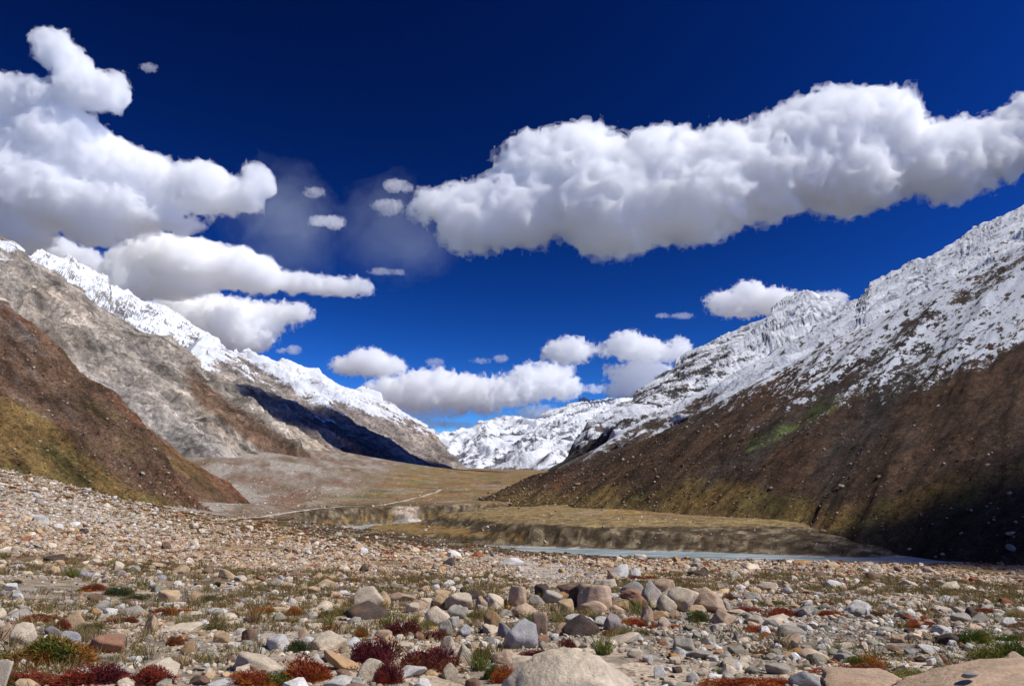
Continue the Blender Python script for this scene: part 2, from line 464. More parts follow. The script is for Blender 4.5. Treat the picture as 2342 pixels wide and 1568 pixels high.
# ------------------------------------------------------------------ mountains
def flank(name, label, crest, base, plane, nu, nv, amp, colorfn, L=None, k=3.0, seed=0, px0=-500, px1=2850, mat=None, ybend=None, jag=1.0, backk=1.0, rg=0.50, r2a=0.20, warp=.4):
    """a mountain side: its foot and crest lines lie on one tilted plane z = z0 + gx X + gy Y, gullied by ridged noise that runs down
    the slope; the surface goes on over the crest and down the far side"""
    z0, gx, gy = plane
    pxs = np.linspace(px0, px1, nu)
    cy = np.interp(pxs, [p[0] for p in crest], [p[1] for p in crest])
    by = np.interp(pxs, [p[0] for p in base], [p[1] for p in base])
    v = np.linspace(0, 1, nv)[:, None]
    py = by + (cy - by) * v
    px = np.repeat(pxs[None], nv, 0)
    dx, dz = ray(px, py)
    Y = z0 / np.minimum(dz - gx * dx - gy, -0.012)
    if ybend is not None: Y = Y * ybend(px, py)
    P = np.stack([Y * dx, Y, Y * dz], -1)
    nrm = np.array((-gx, -gy, 1.0)); nrm /= np.linalg.norm(nrm)
    g = math.hypot(gx, gy); ux, uy = gx / g, gy / g
    # downhill base rows and the far side
    hs = []
    for dd in (0.30, 0.15, 0.05):
        q = P[0] - np.stack([ux * Y[0] * dd, uy * Y[0] * dd, g * 1.2 * Y[0] * dd], -1); hs.append(q)
    ts = []
    for dd in (0.004, 0.012, 0.03, 0.07, 0.15, 0.3):
        q = P[-1] + backk * np.stack([ux * Y[-1] * dd, uy * Y[-1] * dd, -0.55 * Y[-1] * dd * np.ones(nu)], -1); ts.append(q)
    P = np.concatenate([np.array(hs), P, np.array(ts)], 0)
    S = P[..., 1].mean()
    a = -uy * P[..., 0] + ux * P[..., 1]
    b = ux * P[..., 0] + uy * P[..., 1]
    L = L or 200.0
    wa = fbm(a / L / 1.5, b / L / 1.5, 3, seed + 1) * warp
    r = ridged(a / L + wa, b / (L * k) + wa, 7, seed + 2, rg)
    r2 = fbm(a / (L * .25), b / (L * .35), 6, seed + 9, 0.6)
    disp = amp * ((r - 0.45) * 1.0 + r2a * r2)
    vfull = np.concatenate([[0.0, 0, 0], v[:, 0], np.ones(6)])[:, None]
    env = (0.35 + 0.65 * sm(0, .15, vfull)) * (1 - 0.45 * sm(.8, 1.0, vfull))
    disp = disp * env * np.clip((by - cy) / 90.0, .06, 1)[None]
    P = P + nrm * disp[..., None]
    # crest teeth
    tooth = fbm(a / (L * .12), b * 0 + seed, 5, seed + 15) * amp * .10 * jag * sm(.9, 1, vfull)
    P[..., 2] += tooth
    du = np.gradient(P, axis=1); dv = np.gradient(P, axis=0)
    N = np.cross(du, dv); N /= np.linalg.norm(N, axis=-1, keepdims=True) + 1e-9
    N[N[..., 2] < 0] *= -1
    qx, qy = project(P)
    col = colorfn(dict(P=P, N=N, px=qx, py=qy, a=a / L, b=b / L, r=r, r2=r2, v=vfull + 0 * a, dip=N @ nrm))
    flow = np.stack([a, b * .30, 0 * a], -1)
    if isinstance(col, tuple): col = np.concatenate([col[0], col[1][..., None]], -1)
    else: col = np.concatenate([col, 0 * col[..., :1]], -1)
    o = mesh_grid(name, P, col, mat)
    fa = o.data.attributes.new('flow', 'FLOAT_VECTOR', 'POINT'); fa.data.foreach_set('vector', flow.astype(np.float32).ravel())
    o['label'] = label
    return o

M_MTN_NEAR = terrain_mat('mountain_near', 0.25, 2.0, .60, 1.45, 1.0, 1.2, 1.1, snow=0.5, flow_s=.09)
M_MTN_MID = terrain_mat('mountain_mid', 0.03, 0.25, .72, 1.30, 0.9, 3.5, 0.16, snow=0.12, flow_s=.022)
M_MTN_FAR = terrain_mat('mountain_far', 0.006, 0.05, .85, 1.15, 0.9, 9.0, snow=0.02, flow_s=.006)

def streaks(d, sx, sy, seed, o=7, g=.68):
    return fbm(d['a'] * sx, d['b'] * sy, o, seed, g) * 1.25

# --- far snow mountains closing the valley
def c_far(d):
    s = sm(-.14, .06, d['r'] - .47 + .75 * streaks(d, 2.0, .8, 56) * .4 + .55 * d['r2'] + .35 * sm(1075, 960, d['py']) )
    c = np.zeros(s.shape + (3,))
    return c * 0 + np.array((.13, .13, .15)), (.48 + .45 * sm(.35, -.15, streaks(d, 3, .8, 82))) * .86 * s * (1 - sm(1066, 1080, d['py'] + 6 * d['r2']))
flank('snow_mountain', 'low snowy mountains at the far left end of the valley', [(940, 998), (1000, 990), (1060, 986), (1085, 975), (1120, 958), (1135, 953), (1160, 955), (1190, 952), (1215, 962), (1260, 960), (1400, 950)],
      [(940, 1075), (1500, 1085)], (-700, .02, .16), 150, 70, 150, c_far, L=500, k=2.0, seed=100, px0=900, px1=1420, mat=M_MTN_FAR)
flank('snow_mountain', 'snow covered mountain closing the valley behind the right slope', [(1000, 1062), (1040, 1030), (1090, 1003), (1140, 990), (1200, 968), (1240, 950), (1275, 938), (1300, 928), (1330, 914), (1380, 912), (1420, 908), (1450, 892), (1520, 880), (1600, 900)],
      [(1000, 1085), (1090, 1084), (1600, 1084)], (-560, .16, .13), 280, 130, 170, c_far, L=420, k=3.0, rg=.44, r2a=.10, seed=120, px0=1010, px1=1600, mat=M_MTN_FAR)

# --- left side, from far to near
def c_l4(d):
    line = np.interp(d['px'], [540, 600, 700, 800, 900, 960, 1010, 1090], [815, 862, 900, 928, 950, 962, 985, 1000])
    s = sm(-22, 22, line - d['py'] + 55 * d['r2'] + 60 * (d['r'] - .45))
    rock = mix(np.array((0.20, 0.17, 0.15)), np.array((0.30, .25, .21)), sm(-.2, .4, d['r2']))
    rock = mix(rock, np.array((.16, .10, .07)), sm(.1, .5, streaks(d, 1.2, .3, 3)) * .7)
    return rock, s * (.62 + .3 * sm(.3, -.2, streaks(d, 4, 1.2, 81)))
flank('snow_mountain', 'snow capped mountain spur at the far end of the left side',
      [(480, 770), (522, 795), (552, 808), (567, 800), (587, 815), (627, 828), (657, 820), (692, 833), (727, 846), (762, 868), (803, 886), (838, 891), (868, 908), (903, 938), (943, 963), (978, 976), (1003, 1004), (1028, 1039), (1063, 1069), (1083, 1084), (1110, 1092)],
      [(480, 1000), (900, 1075), (1000, 1090), (1110, 1096)], (-520, -.42, .20), 320, 170, 72, c_l4, L=210, k=2.6, seed=140, px0=470, px1=1110, mat=M_MTN_MID)

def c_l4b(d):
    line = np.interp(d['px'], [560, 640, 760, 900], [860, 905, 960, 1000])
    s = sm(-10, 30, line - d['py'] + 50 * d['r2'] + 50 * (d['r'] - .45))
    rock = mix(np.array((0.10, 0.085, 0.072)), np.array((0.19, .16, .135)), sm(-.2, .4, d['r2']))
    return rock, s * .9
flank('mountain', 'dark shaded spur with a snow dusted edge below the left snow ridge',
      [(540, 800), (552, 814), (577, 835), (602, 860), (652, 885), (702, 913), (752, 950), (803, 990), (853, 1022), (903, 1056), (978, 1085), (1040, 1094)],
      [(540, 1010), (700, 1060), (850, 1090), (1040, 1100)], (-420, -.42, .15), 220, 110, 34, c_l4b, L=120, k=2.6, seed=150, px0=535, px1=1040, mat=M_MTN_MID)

def c_l3(d):
    line = np.interp(d['px'], [60, 200, 300, 400, 500, 560], [760, 800, 830, 850, 790, 780])
    s = sm(-20, 40, line - d['py'] + 35 * d['r2'] + 40 * (d['r'] - .4))
    rock = mix(np.array((0.20, 0.18, 0.165)), np.array((0.27, .235, .20)), sm(-.2, .4, d['r2']))
    steep = np.maximum(sm(.92, .80, d['dip']), sm(.20, .42, streaks(d, 5, 1.5, 58)))
    return rock, s * (1 - .7 * steep)
flank('snow_mountain', 'jagged snow covered ridge behind the grey left mountainside',
      [(0, 600), (40, 592), (65, 585), (80, 577), (95, 572), (112, 582), (125, 587), (145, 588), (166, 589), (183, 607), (205, 618), (221, 621), (240, 622), (249, 634), (251, 647), (266, 655), (281, 664), (292, 662), (301, 670), (325, 686), (351, 695), (370, 697), (386, 702), (416, 718), (441, 740), (477, 765), (500, 790), (540, 830)],
      [(0, 760), (540, 960)], (-900, -.45, .17), 340, 130, 95, c_l3, L=260, k=1.8, seed=160, px0=-60, px1=540, mat=M_MTN_MID, jag=1.6)

def rock_left(d, seed):
    c = mix(C_GREY * .92, C_GREY * 1.25, sm(-.3, .4, d['r2']))
    c = mix(c, C_TAN * 1.02, sm(.0, .45, streaks(d, .8, .35, seed)) * .75)
    dark = sm(.08, .40, streaks(d, 2.2, .6, seed + 3))
    c = mix(c, np.array((.10, .088, .08)), dark * .8)
    c = c * (1 + .55 * streaks(d, 9, 3, seed + 5)[..., None])
    return c
def c_l2b(d):
    c = rock_left(d, 7)
    s = sm(.05, .35, streaks(d, 1.5, 3.0, 21) + .012 * (860 - d['py'] - .2 * (d['px'] - 450)))
    c = mix(c, C_TAN * 1.2, sm(900, 960, d['py']) * .7 * sm(-.2, .3, d['r2'] + .2))
    return c, s * .8
flank('mountain', 'grey and tan rock spur with gullied foot between the two left ridges',
      [(395, 850), (430, 812), (455, 780), (477, 765), (502, 780), (532, 815), (562, 838), (592, 858), (607, 885), (627, 913), (662, 953), (702, 988), (742, 1024), (775, 1042), (830, 1065)],
      [(400, 930), (600, 1010), (700, 1060), (830, 1080)], (-400, -.45, .14), 230, 150, 46, c_l2b, L=120, k=2.2, seed=170, px0=395, px1=830, mat=M_MTN_MID)

def c_l2(d):
    c = rock_left(d, 11)
    s = sm(.10, .45, streaks(d, 1.0, 2.6, 22) + .9 * d['r2'] + .0035 * (650 - d['py']) - .0022 * d['px'])
    snow = s * .72
    # dark red brown plants on the right-hand rib
    ln = np.interp(d['px'], [380, 452, 577, 640, 717], [800, 880, 975, 1015, 1060])
    red = sm(28, 8, np.abs(d['py'] - ln - 10 + 12 * d['r2']) - 12) * sm(400, 450, d['px'])
    c = mix(c, C_BROWN * 1.25, red * .9)
    # pale scree at the foot
    sc = sm(0, 70, d['py'] - np.interp(d['px'], [150, 300, 450, 560, 720], [800, 850, 930, 1010, 1050]) + 50 * streaks(d, .7, .2, 24))
    c = mix(c, np.array((.33, .30, .265)), sc * .75)
    c = mix(c, np.array((.20, .155, .11)), sm(1035, 1075, d['py'] + 20 * d['r2']) * .8)
    return c, snow
flank('mountain', 'large grey and tan rock mountainside with pale scree on the left',
      [(-500, 300), (-200, 430), (0, 543), (30, 562), (55, 577), (75, 597), (100, 612), (150, 642), (190, 662), (226, 698), (281, 723), (351, 763), (416, 795), (452, 840), (467, 873), (500, 880), (527, 893), (577, 928), (637, 968), (677, 1014), (717, 1044), (760, 1062)],
      [(-500, 900), (0, 900), (300, 1060), (500, 1100), (620, 1095), (760, 1080)], (-299, -.5, .12), 450, 280, 66, c_l2, L=170, k=2.0, seed=180, px0=-250, px1=760, mat=M_MTN_MID)

def c_l1(d):
    n = d['r2']
    c = mix(C_BROWN * 1.25, C_RUST * 1.0, sm(-.1, .4, streaks(d, .9, .3, 31)))
    c = mix(c, np.array((.20, .165, .14)), sm(.12, .5, streaks(d, 1.6, .35, 33) + .3 * n) * .85)
    c = mix(c, C_DARK * 1.3, sm(.25, .6, streaks(d, 2.5, .8, 35)) * .7)
    c = mix(c, C_OLIVE * 1.1, sm(.1, .5, streaks(d, .6, .5, 37)) * .5 * sm(700, 1000, d['py']))
    ln = np.interp(d['px'], [-400, 0, 120, 250, 340, 480], [600, 900, 965, 1080, 1130, 1180])
    gr = sm(-14, 16, d['py'] - ln + 22 * n)
    c = mix(c, mix(C_OCHRE * .85, C_OLIVE * 1.1, sm(-.1, .4, fbm(d['a'] * 3, d['b'] * 3, 4, 39))), gr * .93)
    return c
flank('mountain', 'near reddish brown mountain spur with olive meadow at its foot on the left',
      [(-500, 330), (0, 692), (40, 722), (100, 772), (150, 812), (200, 860), (260, 895), (290, 925), (325, 962), (355, 1000), (380, 1042), (402, 1085), (430, 1120), (465, 1150), (500, 1172), (540, 1200)],
      [(-500, 1050), (0, 1085), (120, 1110), (240, 1150), (360, 1190), (540, 1215)], (-170, -.5, .25), 390, 240, 12, c_l1, L=46, k=2.4, seed=190, px0=-300, px1=540, mat=M_MTN_NEAR)

flank('mountain', 'thin dark brown rib running out from behind the near left spur',
      [(200, 880), (260, 905), (290, 930), (330, 966), (370, 1000), (420, 1045), (470, 1075), (500, 1090), (530, 1104)],
      [(200, 1080), (330, 1090), (400, 1088), (450, 1094), (530, 1108)], (-196, -.5, .25), 160, 80, 9, c_l1, L=42, k=2.4, seed=195, px0=205, px1=530, mat=M_MTN_NEAR)

# --- right side
def c_peak(d):
    s = sm(-.35, .05, d['r2'] + .6 * (d['r'] - .45) + .006 * (900 - d['py']) + .35)
    dk = sm(70, 10, np.abs((d['py'] - np.interp(d['px'], [1290, 1400, 1500, 1580, 1650, 1750], [1040, 965, 905, 850, 830, 760]))) + 55 * d['r2']) * .7 * sm(1760, 1640, d['px'])
    rock = mix(np.array((.05, .045, .045)), np.array((.13, .11, .095)), sm(-.2, .4, d['r2']))
    return rock, s * (1 - dk * sm(.5, -.3, d['r2'] - .1)) * (.6 + .4 * sm(.3, .0, streaks(d, 6, 2.5, 59)))
flank('snow_mountain', 'snowy peak with a small double summit standing behind the right slope',
      [(1250, 1078), (1290, 1055), (1330, 1010), (1380, 962), (1440, 925), (1480, 892), (1520, 862), (1560, 822), (1572, 800), (1620, 786), (1680, 765), (1720, 745), (1760, 715), (1800, 680), (1815, 678), (1826, 668), (1845, 668), (1862, 672), (1880, 680), (1905, 690), (1935, 694), (2000, 700), (2100, 720)],
      [(1250, 1086), (1300, 1070), (2100, 1050)], (-190, .45, .12), 330, 200, 74, c_peak, L=230, k=2.6, seed=200, px0=1255, px1=2100, mat=M_MTN_MID, jag=.5)

def snow_right(d, line, wid):
    ln = np.interp(d['px'], [p[0] for p in line], [p[1] for p in line])
    return sm(-wid, wid, ln - d['py'] + 75 * d['r2'] + 110 * (d['r'] - .45) + 60 * streaks(d, .6, .15, 61))
def rock_right(d, seed=0):
    c = mix(C_BROWN * .95, C_DARK * 1.3, sm(-.2, .4, streaks(d, 1.0, .25, 41 + seed)))
    c = mix(c, C_RUST * .75, sm(.15, .5, streaks(d, .5, .12, 43 + seed)) * .6)
    return c
def c_r1(d):
    c = mix(rock_right(d), np.array((.13, .115, .105)), .4)
    s = snow_right(d, [(1290, 980), (1500, 935), (1640, 905), (1800, 880), (2000, 850), (2342, 760)], 80)
    fine = sm(.26, .0, streaks(d, 7, 4, 45) - .35 * (d['r'] - .4))
    return c, s * (.34 + .50 * fine)
flank('snow_mountain', 'long snow covered ridge rising to the right edge',
      [(1250, 1085), (1290, 1060), (1350, 1030), (1440, 985), (1500, 955), (1600, 900), (1720, 838), (1850, 762), (1940, 705), (1962, 690), (1990, 652), (2020, 632), (2075, 600), (2110, 592), (2140, 580), (2200, 545), (2225, 520), (2290, 500), (2342, 470), (2500, 360), (2850, 180)],
      [(1250, 1092), (1400, 1075), (1600, 1040), (2342, 900), (2850, 800)], (-110, .5, .06), 400, 220, 34, c_r1, L=130, k=4.0, seed=220, px0=1250, px1=2620, mat=M_MTN_MID, jag=.6)

def c_r2(d):
    px, py, n = d['px'], d['py'], d['r2']
    c = mix(C_BROWN * .66, np.array((.052, .042, .034)), sm(-.2, .4, streaks(d, 1.0, .25, 47)))
    c = mix(c, C_RUST * .8, sm(.05, .45, streaks(d, .45, .08, 48)) * .75 * sm(1200, 1100, py) * sm(1900, 1650, px))
    # ochre and olive grass low down
    ln = np.interp(px, [1115, 1250, 1400, 1700, 1900, 2050, 2342, 2800], [1150, 1125, 1110, 1085, 1155, 1120, 1030, 900])
    gr = sm(-12, 30, py - ln + 40 * streaks(d, 1.2, .4, 49))
    gcol = mix(C_OCHRE * .85, C_OLIVE * .65, sm(-.25, .35, streaks(d, 1.5, .5, 50)))
    gcol = mix(gcol, C_BROWN * .55, sm(-.05, .25, streaks(d, 2.5, 1.2, 57)) * .6)
    c = mix(c, gcol, gr * .92)
    lnb = np.interp(px, [1095, 1115, 1210, 1300, 1400, 1700, 1900], [1140, 1142, 1160, 1178, 1190, 1215, 1260])
    c = mix(c, np.array((.19, .125, .05)) * (1 + .6 * streaks(d, 5, 3, 84)[..., None]), sm(62, 12, lnb - py + 40 * n) * sm(2000, 1750, px) * .85)
    # dark broken ground in the lower right corner, cloud shade put into its colour
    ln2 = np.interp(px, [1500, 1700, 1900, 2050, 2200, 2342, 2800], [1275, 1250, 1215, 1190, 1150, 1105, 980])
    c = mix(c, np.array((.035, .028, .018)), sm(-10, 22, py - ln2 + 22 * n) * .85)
    # green streak
    gl = np.interp(py, [900, 930, 960, 1000, 1030], [1930, 1890, 1830, 1760, 1700])
    gs = sm(26, 8, np.abs(px - gl) * .62 + 14 * n) * sm(900, 925, py) * sm(1040, 1020, py)
    c = mix(c, np.array((.10, .13, .035)), gs * sm(-.25, .25, streaks(d, 6, 3, 55)) * .9)
    s = snow_right(d, [(1290, 990), (1450, 950), (1640, 930), (1800, 905), (2000, 885), (2342, 850), (2800, 700)], 95)
    fine = sm(.22, -.06, streaks(d, 9, 5, 46) + .10 - .0012 * (880 - py))
    s = s * (.30 + .48 * fine)
    # snow free rib running down from the right edge
    rb = np.interp(px, [1750, 1900, 2080, 2342, 2800], [1000, 890, 742, 575, 330])
    s = s * (1 - .55 * sm(30, 4, np.abs(py - rb - 12) + 60 * n))
    rb2 = np.interp(px, [1900, 2100, 2342, 2800], [960, 890, 765, 560])
    s = s * (1 - .9 * sm(0, 30, py - rb2 + 40 * n) * sm(1900, 2050, px))
    # stray patches
    s = np.maximum(s, sm(.42, .55, streaks(d, 3.0, 3.0, 52)) * sm(960, 930, py + 20 * n) * .8 * sm(1900, 2000, px))
    return c, s
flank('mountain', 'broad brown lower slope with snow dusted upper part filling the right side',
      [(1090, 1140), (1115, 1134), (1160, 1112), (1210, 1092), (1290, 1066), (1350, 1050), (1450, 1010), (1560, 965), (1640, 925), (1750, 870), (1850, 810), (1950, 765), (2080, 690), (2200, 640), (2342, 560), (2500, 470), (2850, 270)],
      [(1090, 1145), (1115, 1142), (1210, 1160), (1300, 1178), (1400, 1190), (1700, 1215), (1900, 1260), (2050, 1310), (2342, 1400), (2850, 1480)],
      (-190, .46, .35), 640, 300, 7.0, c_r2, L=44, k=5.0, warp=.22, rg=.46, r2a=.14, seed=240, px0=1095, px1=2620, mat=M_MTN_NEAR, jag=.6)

# ------------------------------------------------------------------ river
def ribbon(name, pts, hw, z, mat, label):
    pts = np.array(pts, float); out = []
    t = np.linspace(0, len(pts) - 1, 160); xs = np.interp(t, range(len(pts)), pts[:, 0]); ys = np.interp(t, range(len(pts)), pts[:, 1])
    ws = np.interp(t, range(len(pts)), hw)
    tx, ty = np.gradient(xs), np.gradient(ys); L = np.hypot(tx, ty)
    nx, ny = ty / L, -tx / L
    P = np.stack([np.stack([xs + nx * ws * k, ys + ny * ws * k, z + 0 * xs], -1) for k in np.linspace(-1, 1, 9)], 0)
    o = mesh_grid(name, P, None, mat); o['label'] = label
    return o
m, n, l, b = new_mat('river_water')
geo = n.new('ShaderNodeNewGeometry')
mp = n.new('ShaderNodeMapping'); mp.inputs['Scale'].default_value = (0.05, 0.30, 1); mp.inputs['Rotation'].default_value = (0, 0, 0.35)
l.new(geo.outputs['Position'], mp.inputs['Vector'])
t = noise_node(n, l, 1.0, 6, 0.65, mp.outputs[0])
cr = n.new('ShaderNodeValToRGB')
cr.color_ramp.elements[0].position = 0.42; cr.color_ramp.elements[0].color = (0.13, 0.22, 0.23, 1)
cr.color_ramp.elements[1].position = 0.60; cr.color_ramp.elements[1].color = (0.47, 0.48, 0.47, 1)
l.new(t.outputs[0], cr.inputs[0]); l.new(cr.outputs[0], b.inputs['Base Color'])
b.inputs['Roughness'].default_value = 0.38; b.inputs['Specular IOR Level'].default_value = 0.5
bp = n.new('ShaderNodeBump'); bp.inputs['Strength'].default_value = .5; bp.inputs['Distance'].default_value = .15
t2 = noise_node(n, l, 1.5, 4, .6, geo.outputs['Position']); l.new(t2.outputs[0], bp.inputs['Height']); l.new(bp.outputs[0], b.inputs['Normal'])
ribbon('river', RIVER, RW * 1.05 + .5, -29.75, m, 'pale milky glacier river winding between the terraces')

# ------------------------------------------------------------------ far dirt road draped on the plain
def road(name, pts, hw, label, n_=150, y1=2600):
    W = np.array([hit(a_, b_, 300, 1500, False)[:2] for a_, b_, c_ in pts])
    print('road', W.round())
    t = np.linspace(0, len(W) - 1, n_)
    xs = np.interp(t, range(len(W)), W[:, 0]); ys = np.interp(t, range(len(W)), W[:, 1])
    k = np.ones(9) / 9
    xs2 = np.convolve(np.pad(xs, 4, 'edge'), k, 'valid'); ys2 = np.convolve(np.pad(ys, 4, 'edge'), k, 'valid')
    tx, ty = np.gradient(xs2), np.gradient(ys2); L = np.hypot(tx, ty) + 1e-6
    nx, ny = ty / L, -tx / L
    rows = []
    for q in np.linspace(-1, 1, 5):
        x = xs2 + nx * hw * q; y = ys2 + ny * hw * q
        rows.append(np.stack([x, y, np.maximum(ground(x, y), ground(xs2, ys2) - .1) + 0.22 - .10 * abs(q)], -1))
    P = np.array(rows)
    c = np.ones(P.shape) * np.array((.40, .345, .28)) * (1 + .2 * fbm(P[..., 0] / 5, P[..., 1] / 5, 3, 6)[..., None])
    o = mesh_grid(name, P, c, M_GROUND); o['label'] = label
road('dirt_road', [(480, 1192, 320), (560, 1184, 345), (640, 1175, 385), (715, 1164, 440), (780, 1158, 470), (860, 1156, 480), (900, 1150, 510), (945, 1139, 570), (985, 1129, 630), (1005, 1120, 680), (1018, 1118, 720)], 1.7, 'pale dirt road crossing the far plain')

# ------------------------------------------------------------------ 3-D noise and surface nets, for clouds and stones
_H3 = RNG.random(4096)
def vn3(x, y, z, seed=0):
    xi = np.floor(x).astype(np.int64); yi = np.floor(y).astype(np.int64); zi = np.floor(z).astype(np.int64)
    xf = x - xi; yf = y - yi; zf = z - zi
    u = xf * xf * (3 - 2 * xf); v = yf * yf * (3 - 2 * yf); w = zf * zf * (3 - 2 * zf)
    def h(i, j, k):
        return _H3[(_T[(_T[(_T[(i + seed * 37) & 511] + j) & 511] + k) & 511] * 8 + ((i ^ j ^ k) & 7)) & 4095]
    a = h(xi, yi, zi) * (1 - u) + h(xi + 1, yi, zi) * u
    b = h(xi, yi + 1, zi) * (1 - u) + h(xi + 1, yi + 1, zi) * u
    c = h(xi, yi, zi + 1) * (1 - u) + h(xi + 1, yi, zi + 1) * u
    d = h(xi, yi + 1, zi + 1) * (1 - u) + h(xi + 1, yi + 1, zi + 1) * u
    return ((a * (1 - v) + b * v) * (1 - w) + (c * (1 - v) + d * v) * w) * 2 - 1
def fbm3(x, y, z, octv=4, seed=0, gain=.5):
    s = 0; a = 1; t = 0
    for o in range(octv):
        s = s + a * vn3(x, y, z, seed + o * 3); t += a; a *= gain
        x = x * 2.03 + 5.1; y = y * 2.03 + 1.7; z = z * 2.03 + 9.2
    return s / t

def surface_nets(f, org, h):
    """closed quad mesh of the f > 0 region of a grid"""
    s = f > 0
    nx, ny, nz = f.shape
    cnt = np.zeros((nx - 1, ny - 1, nz - 1), np.int8); acc = np.zeros((nx - 1, ny - 1, nz - 1, 3), np.float32)
    C = [(i, j, k) for i in (0, 1) for j in (0, 1) for k in (0, 1)]
    def sl(c): return (slice(c[0], nx - 1 + c[0]), slice(c[1], ny - 1 + c[1]), slice(c[2], nz - 1 + c[2]))
    for a in range(8):
        for b in range(a + 1, 8):
            ca, cb = C[a], C[b]
            if sum(abs(p - q) for p, q in zip(ca, cb)) != 1: continue
            fa, fb = f[sl(ca)], f[sl(cb)]
            x = (fa > 0) != (fb > 0)
            t = np.where(x, fa / np.where(x, fa - fb, 1), 0)
            for ax in range(3):
                acc[..., ax] += np.where(x, ca[ax] + t * (cb[ax] - ca[ax]), 0)
            cnt += x.astype(np.int8)
    m = cnt > 0
    vid = np.full(m.shape, -1, np.int64); ii = np.argwhere(m); vid[m] = np.arange(len(ii))
    V = (ii + acc[m] / cnt[m][:, None]) * h + org
    Q = []
    for ax in range(3):
        o1, o2 = [(1, 2), (2, 0), (0, 1)][ax]
        a = [slice(None)] * 3; b = [slice(None)] * 3
        a[ax] = slice(0, -1); b[ax] = slice(1, None)
        sa, sb = s[tuple(a)], s[tuple(b)]
        ch = np.argwhere(sa != sb)
        ok = (ch[:, o1] > 0) & (ch[:, o2] > 0)
        for q_ in range(3): ok &= (ch[:, q_] < vid.shape[q_])
        ch = ch[ok]
        flip = sa[tuple(ch.T)]
        def g(d1, d2):
            c = ch.copy(); c[:, o1] -= d1; c[:, o2] -= d2
            return vid[tuple(c.T)]
        q = np.stack([g(1, 1), g(0, 1), g(0, 0), g(1, 0)], -1)
        q = np.where(flip[:, None], q[:, ::-1], q)
        Q.append(q)
    return V, np.concatenate(Q)

